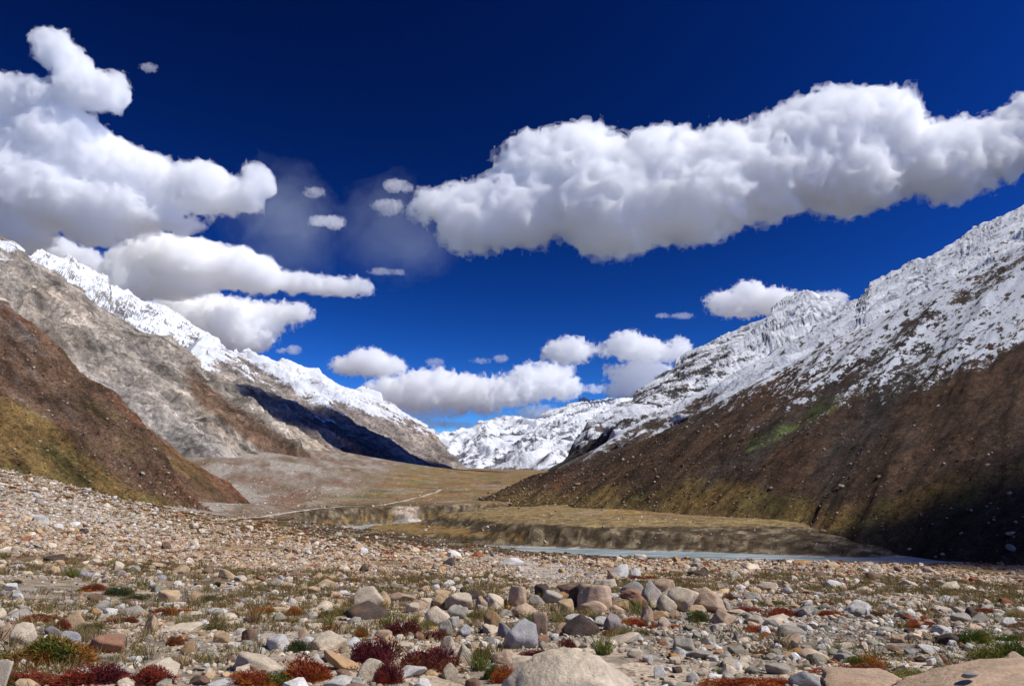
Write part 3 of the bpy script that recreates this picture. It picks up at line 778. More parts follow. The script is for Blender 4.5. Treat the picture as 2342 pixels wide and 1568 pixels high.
def cloud_mat(name, dens):
    m = bpy.data.materials.new(name); m.use_nodes = True
    n, l = m.node_tree.nodes, m.node_tree.links
    n.remove(n['Principled BSDF'])
    vs = n.new('ShaderNodeVolumeScatter'); vs.inputs['Color'].default_value = (1, 1, 1, 1)
    vs.inputs['Density'].default_value = dens; vs.inputs['Anisotropy'].default_value = 0.0
    l.new(vs.outputs[0], n['Material Output'].inputs['Volume'])
    return m
_cm = {}
def cloud(label, Yd, blobs, h=6.0, rough=0.40, mfp=21.0, seed=0, depth=.8, group=None, freq=1.0, erode=0.0, fringe=True):
    """blobs: (px, py, rx, ry) in photograph units, turned into one closed, billowing body at its own distance"""
    B = np.array(blobs, float); h = h * 1.52
    k = Yd / F
    x0 = (B[:, 0] - B[:, 2] * 1.35).min() - 2 * h; x1 = (B[:, 0] + B[:, 2] * 1.35).max() + 2 * h
    y0 = (-B[:, 1] - B[:, 3] * 1.35).min() - 2 * h; y1 = (-B[:, 1] + B[:, 3] * 1.35).max() + 2 * h
    rz = np.minimum(B[:, 2], B[:, 3] * 1.6) * depth
    zz = rz.max() * 1.3 + 2 * h
    gx = np.arange(x0, x1, h); gy = np.arange(y0, y1, h); gz = np.arange(-zz, zz, h)
    X, Yv, Z = np.meshgrid(gx, gy, gz, indexing='ij')
    rm = float(np.median(B[:, 3])); acc_ = np.zeros(X.shape, np.float64); kx = rm * .13
    tiny = rm < 17
    if tiny: rough = rough * 1.35; mfp = mfp * 2.4
    nz = []
    w1 = fbm3(X / (rm * 1.1), Yv / (rm * 1.1), Z / (rm * 1.1), 2, seed + 50) * rm * .16
    for (cx, cy, rx, ry), r3 in zip(B, rz):
        jz = (hash((int(cx), int(cy))) % 100 / 100 - .5) * r3 * .5
        q = np.sqrt(((X + w1 - cx) / rx) ** 2 + ((Yv + w1 + cy) / ry) ** 2 + ((Z - jz) / r3) ** 2)
        acc_ += np.exp(np.clip((1 - q) * min(rx, ry) / kx, -60, 60))
    f = (kx * np.log(acc_ + 1e-20) - kx * .35).astype(np.float32)
    near = f > -rm * .9
    Xs, Ys, Zs = X[near], Yv[near], Z[near]
    s_ = rm * (1.05 if tiny else .62) / freq
    bl = 1 - 2.2 * np.abs(fbm3(Xs / s_, Ys / s_, Zs / s_, 1, seed))           # billows
    bl2 = 1 - 2.2 * np.abs(fbm3(Xs / s_ * 2.3, Ys / s_ * 2.3, Zs / s_ * 2.3, 1, seed + 5))
    fine = fbm3(Xs / s_ * 3, Ys / s_ * 3, Zs / s_ * 3, 4, seed + 7, .62)
    f[near] += rm * rough * (.42 * bl + .30 * bl2 + .95 * fine) - erode * rm
    f[~near] = -rm
    f[0] = f[-1] = -1; f[:, 0] = f[:, -1] = -1; f[:, :, 0] = f[:, :, -1] = -1
    V, Q = surface_nets(f.astype(np.float32), np.array((gx[0], gy[0], gz[0])), h)
    cx, cy = B[:, 0].mean(), B[:, 1].mean()
    dx, dz = ray(V[:, 0], -V[:, 1])
    W = np.stack([dx * Yd, Yd + V[:, 2] * k, dz * Yd], -1)
    key = round(1.0 / (mfp * k), 6)
    if key not in _cm: _cm[key] = cloud_mat('cloud_vapour', key)
    c0 = W.mean(0)
    o = mesh_np('cloud', W - c0, Q, None, _cm[key], 'thing')
    o.location = c0
    tag(o, label, 'cloud', group)
    if fringe:
        g = f.copy(); ex = fbm3(Xs / s_ * 5.2, Ys / s_ * 5.2, Zs / s_ * 5.2, 3, seed + 17, .75)
        g[near] += rm * (.07 + rough * .55 * ex)
        g[~near] = -rm
        g[0] = g[-1] = -1; g[:, 0] = g[:, -1] = -1; g[:, :, 0] = g[:, :, -1] = -1
        V, Q = surface_nets(g.astype(np.float32), np.array((gx[0], gy[0], gz[0])), h)
        dx, dz = ray(V[:, 0], -V[:, 1]); W = np.stack([dx * Yd, Yd + V[:, 2] * k, dz * Yd], -1)
        key = round(1.0 / (mfp * 2.6 * k), 6)
        if key not in _cm: _cm[key] = cloud_mat('thin_vapour', key)
        fo = mesh_np('fringe', W - c0, Q, None, _cm[key], None); fo.parent = o
    return o

# ------------------------------------------------------------------ stones
def ico(sub):
    bm = bmesh.new(); bmesh.ops.create_icosphere(bm, subdivisions=sub, radius=1)
    V = np.array([v.co[:] for v in bm.verts]); Fc = np.array([[v.index for v in f.verts] for f in bm.faces]); bm.free()
    return V, Fc
_ICO = {k: ico(k) for k in (2, 4, 5)}
def rock_mesh(name, seed, sub, mat, planes=11, p=11, rough=.05, flat=1.0):
    rg = np.random.default_rng(seed)
    U, Fc = _ICO[sub]
    N = rg.normal(size=(planes, 3)); N /= np.linalg.norm(N, axis=1)[:, None]
    D = rg.uniform(.58, 1.0, planes)
    q = np.clip(U @ N.T, 0, None) / D
    r = (np.sum(q ** p, 1) + (1 / 1.35) ** p) ** (-1 / p)
    V = U * r[:, None]
    V = V * (1 + rough * 2.0 * fbm3(V[:, 0] * 1.6, V[:, 1] * 1.6, V[:, 2] * 1.6, 3, seed)[:, None] + (rough * .9 * fbm3(V[:, 0] * 7, V[:, 1] * 7, V[:, 2] * 7, 3, seed + 4)[:, None] if sub > 2 else 0))
    V = V / np.abs(V).max(0)
    return mesh_np(name, V, Fc, None, mat, link=False, smooth=sub > 2)

def stone_mat(name, attr_type, bump_scale, bstr, bdist):
    m, n, l, b = new_mat(name)
    at = n.new('ShaderNodeAttribute'); at.attribute_type = attr_type; at.attribute_name = 'tint'
    tc = n.new('ShaderNodeTexCoord'); co = tc.outputs['Object']
    t1 = noise_node(n, l, 2.2, 8, .62, co); t2 = noise_node(n, l, 11.0, 6, .7, co); t3 = noise_node(n, l, 1.1, 5, .6, co)
    f1 = maprange(n, l, t1.outputs[0], .3, .7, .74, 1.22); f2 = maprange(n, l, t2.outputs[0], .3, .7, .78, 1.2)
    mm = n.new('ShaderNodeMath'); mm.operation = 'MULTIPLY'; l.new(f1, mm.inputs[0]); l.new(f2, mm.inputs[1])
    vm = n.new('ShaderNodeVectorMath'); vm.operation = 'SCALE'; l.new(at.outputs['Color'], vm.inputs[0]); l.new(mm.outputs[0], vm.inputs['Scale'])
    mx = n.new('ShaderNodeMix'); mx.data_type = 'RGBA'; mx.inputs[7].default_value = (.20, .105, .045, 1)
    l.new(maprange(n, l, t3.outputs[0], .56, .70, 0, .55), mx.inputs[0]); l.new(vm.outputs[0], mx.inputs[6])
    # dark lichen flecks
    mx2 = n.new('ShaderNodeMix'); mx2.data_type = 'RGBA'; mx2.inputs[7].default_value = (.05, .045, .04, 1)
    t4 = noise_node(n, l, 5.0, 7, .75, co)
    l.new(maprange(n, l, t4.outputs[0], .60, .68, 0, .7), mx2.inputs[0]); l.new(mx.outputs[2], mx2.inputs[6])
    l.new(mx2.outputs[2], b.inputs['Base Color'])
    bp = n.new('ShaderNodeBump'); bp.inputs['Strength'].default_value = bstr; bp.inputs['Distance'].default_value = bdist
    l.new(t2.outputs[0], bp.inputs['Height']); l.new(bp.outputs[0], b.inputs['Normal'])
    b.inputs['Roughness'].default_value = .88
    return m
M_STONE = stone_mat('stone', 'OBJECT', 9, .6, .05)
M_STONE_I = stone_mat('small_stone', 'INSTANCER', 9, .4, .05)
ROCKS = [rock_mesh('stone_shape', 300 + i, 4, M_STONE, planes=int(15 + i % 8), p=22 + 12 * (i % 4), rough=.05 + .012 * (i % 4)) for i in range(18)]
PAL = dict(W=(.61, .575, .51), P=(.57, .465, .335), T=(.48, .335, .195), G=(.37, .33, .265), B=(.27, .28, .30), R=(.27, .095, .045), O=(.40, .22, .085),
           K=(.085, .062, .05), N=(.20, .125, .085), L=(.34, .295, .29), V=(.27, .255, .19), M=(.48, .34, .225))
PNAME = dict(W='white', P='pale cream', T='tan', G='grey', B='blue grey', R='rust red', O='ochre', K='dark brown', N='brown', L='violet grey', V='olive grey', M='pinkish')

def depth_of(y, py):
    return y / (CP - (784 - py) / F * SP)
placed = []
def stone(cx, cy, w, h, col, label, seed, cat='rock', group=None, mesh=None, tilt=0, yaw=None, name='rock'):
    """cx, cy, w, h at 2342 x 1568; stands on the ground where its lower edge is seen"""
    hp = hit(cx, min(cy + h / 2, 1640))
    if hp is None: return None
    x, y, z = hp
    rg = np.random.default_rng(seed)
    dpt = depth_of(y, cy + h / 2)
    W = w * 1.14 / F * dpt; Ht = h * 1.18 / F * dpt
    Dp = W * rg.uniform(.6, .9)
    sl_ = -z / y
    Hv = max(Ht - Dp * sl_ * .55, Ht * .45)
    yc = y + Dp * .42; xc = x * yc / y
    zg = float(ground(np.array([xc]), np.array([yc]))[0])
    o = bpy.data.objects.new(name, mesh or ROCKS[int(rg.integers(len(ROCKS)))])
    COL.objects.link(o)
    rz = Hv / 1.55
    o.scale = (W / 2, Dp / 2, rz)
    flip = rg.choice([0, math.pi])
    o.rotation_euler = (rg.normal() * .08, math.radians(tilt) + rg.normal() * .05, (rg.normal() * .22 + flip) if yaw is None else yaw)
    if tilt:
        o.scale = (W / 2 / max(math.cos(math.radians(tilt)), .5), Dp / 2, rz * .62)
    o.location = (xc, yc, zg + rz * .38)
    c = (np.array(PAL[col]) * .78 + .22 * np.array(PAL['P'])) * (1 + rg.normal() * .07) if col in 'RBVOL' else np.array(PAL[col]) * (1 + rg.normal() * .07)
    o['tint'] = [float(v) for v in c]
    tag(o, label, cat, group)
    placed.append((cx, cy, w, h, col, label, (xc, yc)))
    return o

X0 = dict(A=0.0, B=585.5, C=1171.0, D=1756.0)
STONES = """
A 980 1075 400 200 R|large rust red slab boulder
A 1240 1195 160 80 W|smooth white oval stone right of the rust slab
A 1080 1310 220 170 G|cracked grey stone with dark top in the red shrubs
A 620 1020 220 140 B|speckled blue grey stone touching the rust slab
A 470 945 140 100 B|small blue grey stone above the green bush
A 210 980 200 200 P|pale boulder split by a dark crack
A 60 970 140 170 M|pinkish boulder at the left edge
A 15 1350 150 260 P|tall pale boulder at the bottom left corner
A 205 1255 130 100 W|bright white stone inside the green bush
A 680 870 190 170 T|tan pyramid shaped rock
A 1700 910 400 100 P|long low cream slab
A 1370 900 130 170 T|upright tan rock with a dark notch
A 1550 635 190 120 T|rounded tan boulder behind the orange bush
A 1580 712 210 60 W|flat white stone in front of the tan boulder
A 1980 772 165 75 W|white domed stone beside the orange bush
A 880 660 190 85 N|flat brown stone on sand
A 1000 780 130 70 W|small white stone beside red tufts
A 1110 437 95 62 L|lone violet grey stone on open sand
A 1465 470 80 72 B|grey egg stone on open sand
A 90 555 165 80 W|white block at the left on sand
A 500 298 190 70 K|dark brown flat rock
A 518 322 100 50 P|cream stone leaning on the dark flat rock
A 1230 775 280 100 G|broad grey flat rock
A 2015 1010 150 115 T|tan stone propped over a shadow
A 2280 985 140 150 N|brown and white cracked stone
A 1790 1092 130 110 W|long whitish stone pointing right
A 1715 1115 120 110 O|ochre stone half buried in dry grass
A 1180 1432 190 90 P|pale flat stone at the bottom edge
A 1820 1425 180 100 N|reddish brown wedge at the bottom edge
A 2060 1445 270 70 W|long pale stone along the bottom edge
A 1645 1222 190 100 T|mottled tan stone in dry grass
A 1400 1272 140 60 M|low pinkish stone above the red shrub
A 1075 362 110 85 P|cream rock next to a violet stone
A 1190 387 110 58 T|tan rock beside the cream rock
A 155 372 140 52 W|white slab lying on sand at the left
A 205 308 240 60 N|brown low rock at the left
A 1662 392 160 100 T|square tan block
A 1450 352 150 80 M|pinkish rock in the stone row
A 2240 672 130 66 L|violet grey stone near the grass tuft
A 1800 650 140 120 T|slanting tan rock beside red tufts
A 1900 400 90 80 N|brown stone in the row of rocks
A 2080 440 150 90 T|tan boulder at the end of the row
A 1780 150 70 90 P|upright cream stone in the stony sweep
A 1200 215 80 50 L|pale violet stone in the stony sweep
A 2200 470 120 70 P|cream stone at the edge of the sand
A 690 1345 120 60 W|white sliver in the red shrubs
A 1880 1280 80 70 W|small white cobble above the pale boulder
A 60 25 110 50 T|tan stone at the left far slope
A 20 335 90 60 P|pale stone at the left edge of sand
A 20 605 70 60 L|violet stone at the left edge
B 20 1245 420 200 P|big pale domed boulder beside the red shrub
B 200 1048 225 205 W|smooth egg shaped pale boulder
B 650 1035 330 190 P|cream boulder overhanging on an ochre base
B 545 1192 125 105 W|round white cobble under the overhang
B 795 1245 340 90 O|long ochre log shaped rock
B 1060 1330 270 215 P|blocky pale faceted boulder
B 760 1425 250 120 W|pale round boulder cut by the bottom edge
B 925 1425 110 90 W|white stone next to the bottom boulder
B 1400 1310 290 170 W|long white wedge on dark red plants
B 1770 1320 160 150 P|round pale boulder with dark foot
B 1750 1115 150 200 P|upright pointed cream rock
B 1910 1190 150 200 P|leaning pale wedge beside the pointed rock
B 2250 1180 210 180 M|large pinkish pale boulder
B 1740 940 145 150 G|upright grey block with black flecks
B 1900 960 130 120 B|blue grey stone right of the grey block
B 1480 1000 90 110 R|rust red block on maroon plants
B 1345 1072 185 90 P|cream oval stone on maroon plants
B 1460 1205 90 62 W|small white stone on maroon plants
B 1388 1195 50 40 W|tiny white stone on maroon plants
B 1000 770 300 120 K|dark brown undercut boulder
B 1020 655 200 130 P|pale block on top of the boulder row
B 1160 650 150 110 T|round tan boulder in the boulder row
B 1330 640 200 70 M|pinkish slab with rusty side
B 620 722 150 90 P|pale grey stone at the left end of the row
B 770 690 110 80 T|small tan stone at the row end
B 1690 830 200 120 P|broad pale stone in the row
B 1850 680 220 120 P|pale cream boulder with grey top
B 1840 790 160 100 G|grey smooth stone in the row
B 2165 685 150 100 P|cream dome in the row
B 2060 705 70 100 M|narrow upright pinkish stone
B 2160 850 130 130 O|orange ochre triangular rock
B 2290 960 150 150 B|dark blue grey boulder
B 1700 680 110 90 T|small tan boulder between row boulders
B 1480 720 130 80 M|pinkish low stone in the row
B 1560 700 100 70 P|little cream stone in the row
B 1990 1402 130 105 N|brown round stone in grass at the bottom
B 1165 985 150 90 M|pinkish stone on the maroon plants edge
B 890 1065 140 120 W|white stone with ochre side
B 810 1127 100 72 T|tan pebble under the white and ochre stone
B 670 1190 90 105 N|brown stone near the log rock
B 1440 922 130 60 M|flat pinkish stone on rust plants
B 225 490 90 85 L|violet grey round stone
B 305 490 90 90 P|cream round stone beside the violet one
B 1000 385 80 65 K|dark brown stone on the gravel slope
B 1640 512 90 62 G|grey stone on the gravel slope
B 520 572 130 90 T|tan rock on the gravel slope
B 430 980 100 110 M|pinkish grey upright stone
B 360 930 80 60 L|small violet stone left of the overhang
B 45 480 90 60 R|rust stone at the left of the sand
B 330 675 80 60 R|dark rust stone in dry grass
B 700 620 80 80 T|tan angular stone on the slope
B 1910 590 80 60 K|dark stone near the sandy track
B 1985 625 110 60 K|dark maroon flat stone near the track
B 1420 1005 60 60 M|small pink stone
B 2080 950 90 60 W|white pebble beside the blue boulder
B 2130 1060 110 80 B|blue grey flat stone
B 2200 1030 80 50 M|pinkish cobble
B 1840 1030 70 60 O|small orange stone
B 1430 745 110 70 P|pale flat stone in the row
C 780 650 250 180 M|brown striped faceted boulder
C 1580 655 270 180 P|big cream boulder with undercut base
C 1800 640 230 210 M|large pinkish boulder sloping to the right
C 1265 620 130 150 G|grey block on the right end of the red slab
C 1080 575 170 90 G|grey slab with a rusty lower face
C 1140 630 230 70 R|rust red slab leaning under the grey slab
C 630 640 170 160 K|dark maroon boulder
C 870 540 170 90 P|pale smooth dome behind the pile
C 1390 540 180 105 M|pinkish grey boulder behind the pile
C 985 412 120 75 W|whitish boulder at the top of the pile
C 925 470 90 55 M|pinkish stone on top of the pile
C 560 545 210 100 N|maroon brown lumpy boulder
C 355 625 140 115 G|grey brown boulder at the pile's left end
C 280 590 100 90 K|dark boulder at the pile's left end
C 980 1015 370 130 P|long pale slab pointing right
C 640 900 240 150 K|dark brown slab with pale stripes
C 905 850 120 140 L|violet grey upright stone
C 815 878 95 62 W|bright white stone beside the striped slab
C 80 980 240 190 B|large dark grey boulder with a flat top
C 260 1030 150 90 R|rust orange stone beside the dark grey boulder
C 280 1092 85 72 G|grey cobble under the rust orange stone
C 565 1070 130 90 P|cream stone beside maroon plants
C 1240 800 90 125 M|pinkish upright wedge
C 1350 812 120 62 O|orange ochre stone in the pile
C 1430 710 140 115 P|pale stone below the undercut boulder
C 1385 880 110 80 P|pale cobble in red plants
C 1935 830 190 120 M|pinkish tan boulder
C 2060 650 130 60 L|violet grey low rock
C 2140 720 150 62 P|pale flat stone on red plants
C 2070 775 170 60 P|long cream slab behind the boulders
C 2235 855 160 110 P|pale rounded boulder over red plants
C 1700 1180 270 100 G|grey tan flat slab on gravel
C 2035 1130 200 110 V|olive grey slab on gravel
C 1515 1140 110 80 G|grey stone on the gravel bar
C 1700 1080 90 85 P|pale stone on the gravel bar
C 1500 1300 120 80 K|dark olive stone on sand
C 1350 1325 120 120 W|whitish rounded stone on sand
C 1640 1375 120 100 W|pale stone with a dark hollow
C 1745 1325 140 90 P|cream stone near the bottom right sand
C 1010 1340 110 60 M|flat pinkish stone right of the huge boulder
C 1240 1205 110 80 W|white stone with an orange side
C 1130 1168 140 90 P|pale slab corner in sand
C 1450 1415 140 90 P|pale stone at the bottom edge
C 250 880 110 150 M|pinkish slab standing on edge
C 110 770 170 90 M|long pinkish rock at the pile's left
C 60 630 130 140 M|pink tan rock left of the dark boulder
C 500 735 110 90 T|tan stone in front of the pile
C 600 840 200 80 W|whitish slab under the pile
C 720 740 200 80 M|pinkish flat rock in front of the striped boulder
C 1000 720 110 80 O|ochre rock below the rust slab
C 1165 690 120 80 R|dark red stone under the overhang
C 1310 725 80 60 P|pale pebble under the grey block
C 1490 800 70 60 T|tan cobble in the pile
C 430 940 80 80 M|upright pinkish cobble
C 1430 620 90 70 P|small pale rock beside the big cream boulder
C 1950 720 70 60 G|grey cobble behind the boulders
C 1690 760 120 60 T|tan flat stone
C 2060 1000 90 110 G|grey stone among rust plants
C 950 760 90 60 M|pinkish cobble below the ochre rock
C 370 1010 60 50 P|little cream pebble
C 400 1012 90 60 W|white lump beside the maroon plants
C 1600 1060 60 50 W|white pebble on the gravel bar
C 1370 1062 90 60 R|red stone on the gravel bar
C 1900 1150 100 60 O|ochre slab on the gravel bar
C 1800 1105 120 50 M|pinkish bar shaped stone
C 1610 1215 60 30 R|small rust stone on sand
C 1840 1205 110 70 W|whitish stone on gravel
C 1780 1260 100 70 P|cream cobble on gravel
C 1980 1250 100 70 M|pink grey stone on gravel
C 2130 1210 130 70 P|pale stone on gravel
D 190 945 240 150 G|big grey tan boulder on the gravel bar
D 825 1410 720 190 M|wide pinkish boulder cut by the bottom edge
D 350 1405 270 170 B|smooth blue grey boulder at the bottom edge
D 2260 1230 230 170 M|pale pinkish boulder at the right edge
D 1590 940 170 90 W|white topped rock
D 1650 1035 170 120 K|dark rock below the white topped rock
D 1180 1035 120 80 T|tan tilted stone on gravel
D 1780 840 180 90 G|brown grey rock near the right bushes
D 1870 800 100 130 K|dark upright rock with an orange side
D 1400 900 95 60 O|ochre dome in front of the red bush
D 1290 950 110 50 K|dark stone under the red bush
D 2130 1065 100 65 W|white stone in green grass
D 2030 812 95 42 P|cream flat stone near the right side
D 2035 868 115 50 P|pale stone above green grass
D 1450 1080 150 80 P|long pale stone on gravel
D 1290 1140 130 80 B|dark blue grey rock
D 1135 1115 160 80 N|maroon brown rock
D 360 1100 130 90 V|olive grey round stone
D 350 1150 115 75 V|olive stone below the olive grey round one
D 185 1160 120 45 O|orange ochre bar stone
D 110 1300 230 110 G|pale grey flat boulder on sand
D 130 1065 130 80 K|dark rock on the gravel bar
D 240 1090 100 85 K|maroon dark rock on the gravel bar
D 130 1195 140 60 W|white flat stone on the gravel bar
D 597 695 40 50 V|small dark pointed stone on red tufts
D 745 697 65 42 W|white stone above the orange red bush
D 520 545 60 42 K|dark stone on the brown slope
D 1850 1290 270 130 N|brown slab sloping into the grass
D 913 800 45 75 W|narrow upright white stone
D 690 840 90 55 G|grey stone below the orange red bush
D 2185 970 170 50 V|olive grey flat rock in grass
D 1500 1240 110 70 W|whitish stone by the dark pair
D 1400 1222 110 62 K|dark grey stone on gravel
D 1300 1228 100 50 N|maroon stone on gravel
D 2050 1190 90 50 L|violet stone in yellow grass
D 1690 1080 90 60 W|small white stone on the right gravel
D 1750 890 110 60 P|pale stone beside the brown grey rock
D 600 1150 100 70 G|grey cobble on gravel
D 500 1160 100 60 W|white cobble on gravel
D 520 1200 90 60 T|tan cobble on gravel
D 1640 1230 80 50 P|pale cobble by the grass
D 1680 1190 90 60 W|whitish cobble by the grass
D 1100 700 80 50 W|white stone at the foot of the brown slope
D 1570 870 80 60 P|cream stone by the red bush
"""
sd = 1000
for ln in STONES.strip().splitlines():
    a_, lab = ln.split('|'); k_, x_, y_, w_, h_, c_ = a_.split()
    sd += 1
    if len(lab.split()) < 4: lab += ' among smaller stones'
    x_, y_, w_, h_ = map(float, (x_, y_, w_, h_))
    big = w_ > 230 or h_ > 180
    tl = 28 if 'log shaped' in lab else (-14 if 'wedge on dark' in lab or 'pointing right' in lab or 'sloping' in lab else 0)
    if 'log shaped' in lab: h_ = 150
    if (k_ == 'C' and y_ < 1000 and x_ < 2000) or (k_ == 'B' and 560 < y_ < 920 and x_ > 900): w_ *= 1.36; h_ *= 1.5
    stone(X0[k_] + x_ * .25, 1202 + y_ * .25, w_ * .25, h_ * .25, c_, lab, sd, 'boulder' if big else 'rock', 'stones scattered over the valley floor', tilt=tl, name='boulder' if big else 'rock')

# the two slabs cut by the lower edge of the picture, close to the viewer, each with a shape of its own
def big_stone(label, cx, cy_top, w, Y, hgt, dpt, col, seed, yaw=0, planes=9, p=14, roll=0):
    me = rock_mesh('boulder', seed, 5, M_STONE, planes, p, .05)
    o = bpy.data.objects.new('boulder', me); COL.objects.link(o)
    dx, dz = ray(cx, cy_top)
    W = w / F * Y * 1.02
    o.scale = (W / 2, dpt / 2, hgt / 2)
    o.location = (float(dx) * Y, Y, float(dz) * Y - hgt / 2)
    o.rotation_euler = (0, roll, yaw)
    o['tint'] = list(PAL[col])
    tag(o, label, 'boulder', 'stones scattered over the valley floor')
    placed.append((cx, cy_top + 40, w, 80, col, label, (o.location.x, o.location.y)))
big_stone('huge pale boulder in the middle of the bottom edge', 1312, 1484, 330, 5.6, 1.15, 1.1, 'P', 912, yaw=.5, planes=7, p=40)
big_stone('wide flat pale slab filling the bottom right corner', 2310, 1520, 560, 5.4, .7, 1.3, 'M', 955, yaw=-.1, planes=8, p=34, roll=-.10)
stone(2216, 1545, 38, 15, 'B', 'small blue grey stone lying on the corner slab', 777, 'rock', 'stones scattered over the valley floor')
o = [q for q in bpy.data.objects if q.get('label') == 'small blue grey stone lying on the corner slab'][0]
dx, dz = ray(2216, 1549); o.location = (float(dx) * 5.3, 5.3, float(dz) * 5.3 + .02); o.scale = (.055, .05, .022)
placed[-1] = placed[-1][:6] + ((o.location.x, o.location.y),)

# ---- smaller stones: laid out over the floor, size classes by distance; the ones that show largest become objects of their own
SANDY = []
for px_, py_, rx_, ry_ in ((130, 1350, 190, 30), (420, 1325, 200, 14), (560, 1255, 120, 10), (1440, 1520, 90, 30), (1000, 1560, 120, 12), (880, 1290, 60, 7), (1800, 1540, 50, 20), (2060, 1470, 40, 10), (350, 1370, 120, 14)):
    SANDY.append((px_, py_, rx_, ry_))
def sandy(px, py):
    s = 0
    for a_, b_, rx_, ry_ in SANDY:
        s = np.maximum(s, 1 - np.sqrt(((px - a_) / rx_) ** 2 + ((py - b_) / ry_) ** 2))
    return sm(-.25, .25, s)
pts, scl, cols = [], [], []
pal_near = [('P', .30), ('T', .20), ('G', .22), ('W', .12), ('M', .05), ('N', .05), ('R', .015), ('O', .02), ('K', .03), ('V', .06), ('L', .02)]
pal_far = [('P', .26), ('T', .28), ('M', .12), ('G', .10), ('W', .05), ('N', .12), ('R', .04), ('O', .04), ('K', .05)]
pal_fan = [('P', .30), ('W', .22), ('G', .24), ('T', .14), ('M', .06), ('R', .04)]
pal_bar = [('W', .20), ('P', .20), ('V', .18), ('G', .24), ('M', .07), ('K', .05), ('O', .03), ('R', .03)]
for size, cov in ((.028, .13), (.045, .15), (.07, .15), (.11, .15), (.17, .13), (.28, .10), (.48, .065), (.85, .035), (1.4, .016)):
    ymax = min(size * 760, 1100 if size > .8 else 560)
    ymin = {.17: 5, .28: 12, .48: 22, .85: 65, 1.4: 100}.get(size, 3.6)
    area = .78 * (ymax ** 2 - ymin ** 2)
    ncand = int(cov * area / size ** 2)
    Yc = np.sqrt(RNG.random(ncand) * (ymax ** 2 - ymin ** 2) + ymin ** 2)
    Rc = RNG.uniform(-.78, .78, ncand)
    Xc = Rc * Yc
    Zc = ground(Xc, Yc, True)
    P_ = np.stack([Xc, Yc, Zc], -1); px_, py_ = project(P_)
    den = .74 + 1.3 * fbm(Xc / 7, Yc / 7, 4, 77) + .6 * fbm(Xc / (size * 14), Yc / (size * 14), 2, 78)
    left = sm(-.38, -.52, Rc)
    den = den + left * sm(60, 130, Yc) * .7
    den = den + .5 * ((px_ > 1480) & (py_ > 1395) & (py_ < 1560))           # the gravel bar at the right
    den = den + .25 * sm(20, 45, Yc)
    den = den * (1 - .9 * sandy(px_, py_))
    td = poly_d(Xc, Yc, NEAR_TRACK); den = den * (.12 + .88 * sm(1.6, 4.0, td + 1.5 * fbm(Xc / 4, Yc / 4, 3, 80)))
    d_, sg_, w_ = river_d(Xc, Yc)
    den = np.where((d_ < w_ + 2) & (Yc > 120), 0, den)
    den = np.where((sg_ < 0) & (Yc > 120) & (d_ < w_ + 60), den * .12, den)
    den = np.where(Yc > 330, .10 + .5 * sm(-.05, .3, fbm(Xc / 60, Yc / 60, 4, 79)) * sm(-.08, -.2, Rc), den)
    keep = RNG.random(ncand) < np.clip(den, 0, 1)
    Xc, Yc, Zc, Rc, px_, py_ = [q[keep] for q in (Xc, Yc, Zc, Rc, px_, py_)]
    m_ = len(Xc)
    s_ = size * np.exp(RNG.normal(size=m_) * .28)
    el = RNG.uniform(.75, 1.5, m_); fl = RNG.uniform(.45, .95, m_)
    pts.append(np.stack([Xc, Yc, Zc + s_ * fl * .08], -1)); scl.append(np.stack([s_ * el, s_, s_ * fl], -1) * .5)
    def pick(pal):
        ks = [k for k, _ in pal]; pr = np.array([v for _, v in pal]); pr = pr / pr.sum()
        return np.array(ks)[RNG.choice(len(ks), m_, p=pr)]
    kn, kf, kl, kb = pick(pal_near), pick(pal_far), pick(pal_fan), pick(pal_bar)
    u = RNG.random(m_)
    kk = np.where(u < sm(18, 40, Yc), kf, kn)
    lf = sm(-.30, -.50, Rc) * sm(70, 150, Yc); kk = np.where(u < lf, kl, kk)
    kk = np.where((px_ > 1480) & (py_ > 1395) & (Rc > 0) & (Yc < 30), kb, kk)
    cols.append(kk)
pts = np.concatenate(pts); scl = np.concatenate(scl); kk = np.concatenate(cols)
px_, py_ = project(pts)
wpx = scl[:, 0] * 2 * F / pts[:, 1]
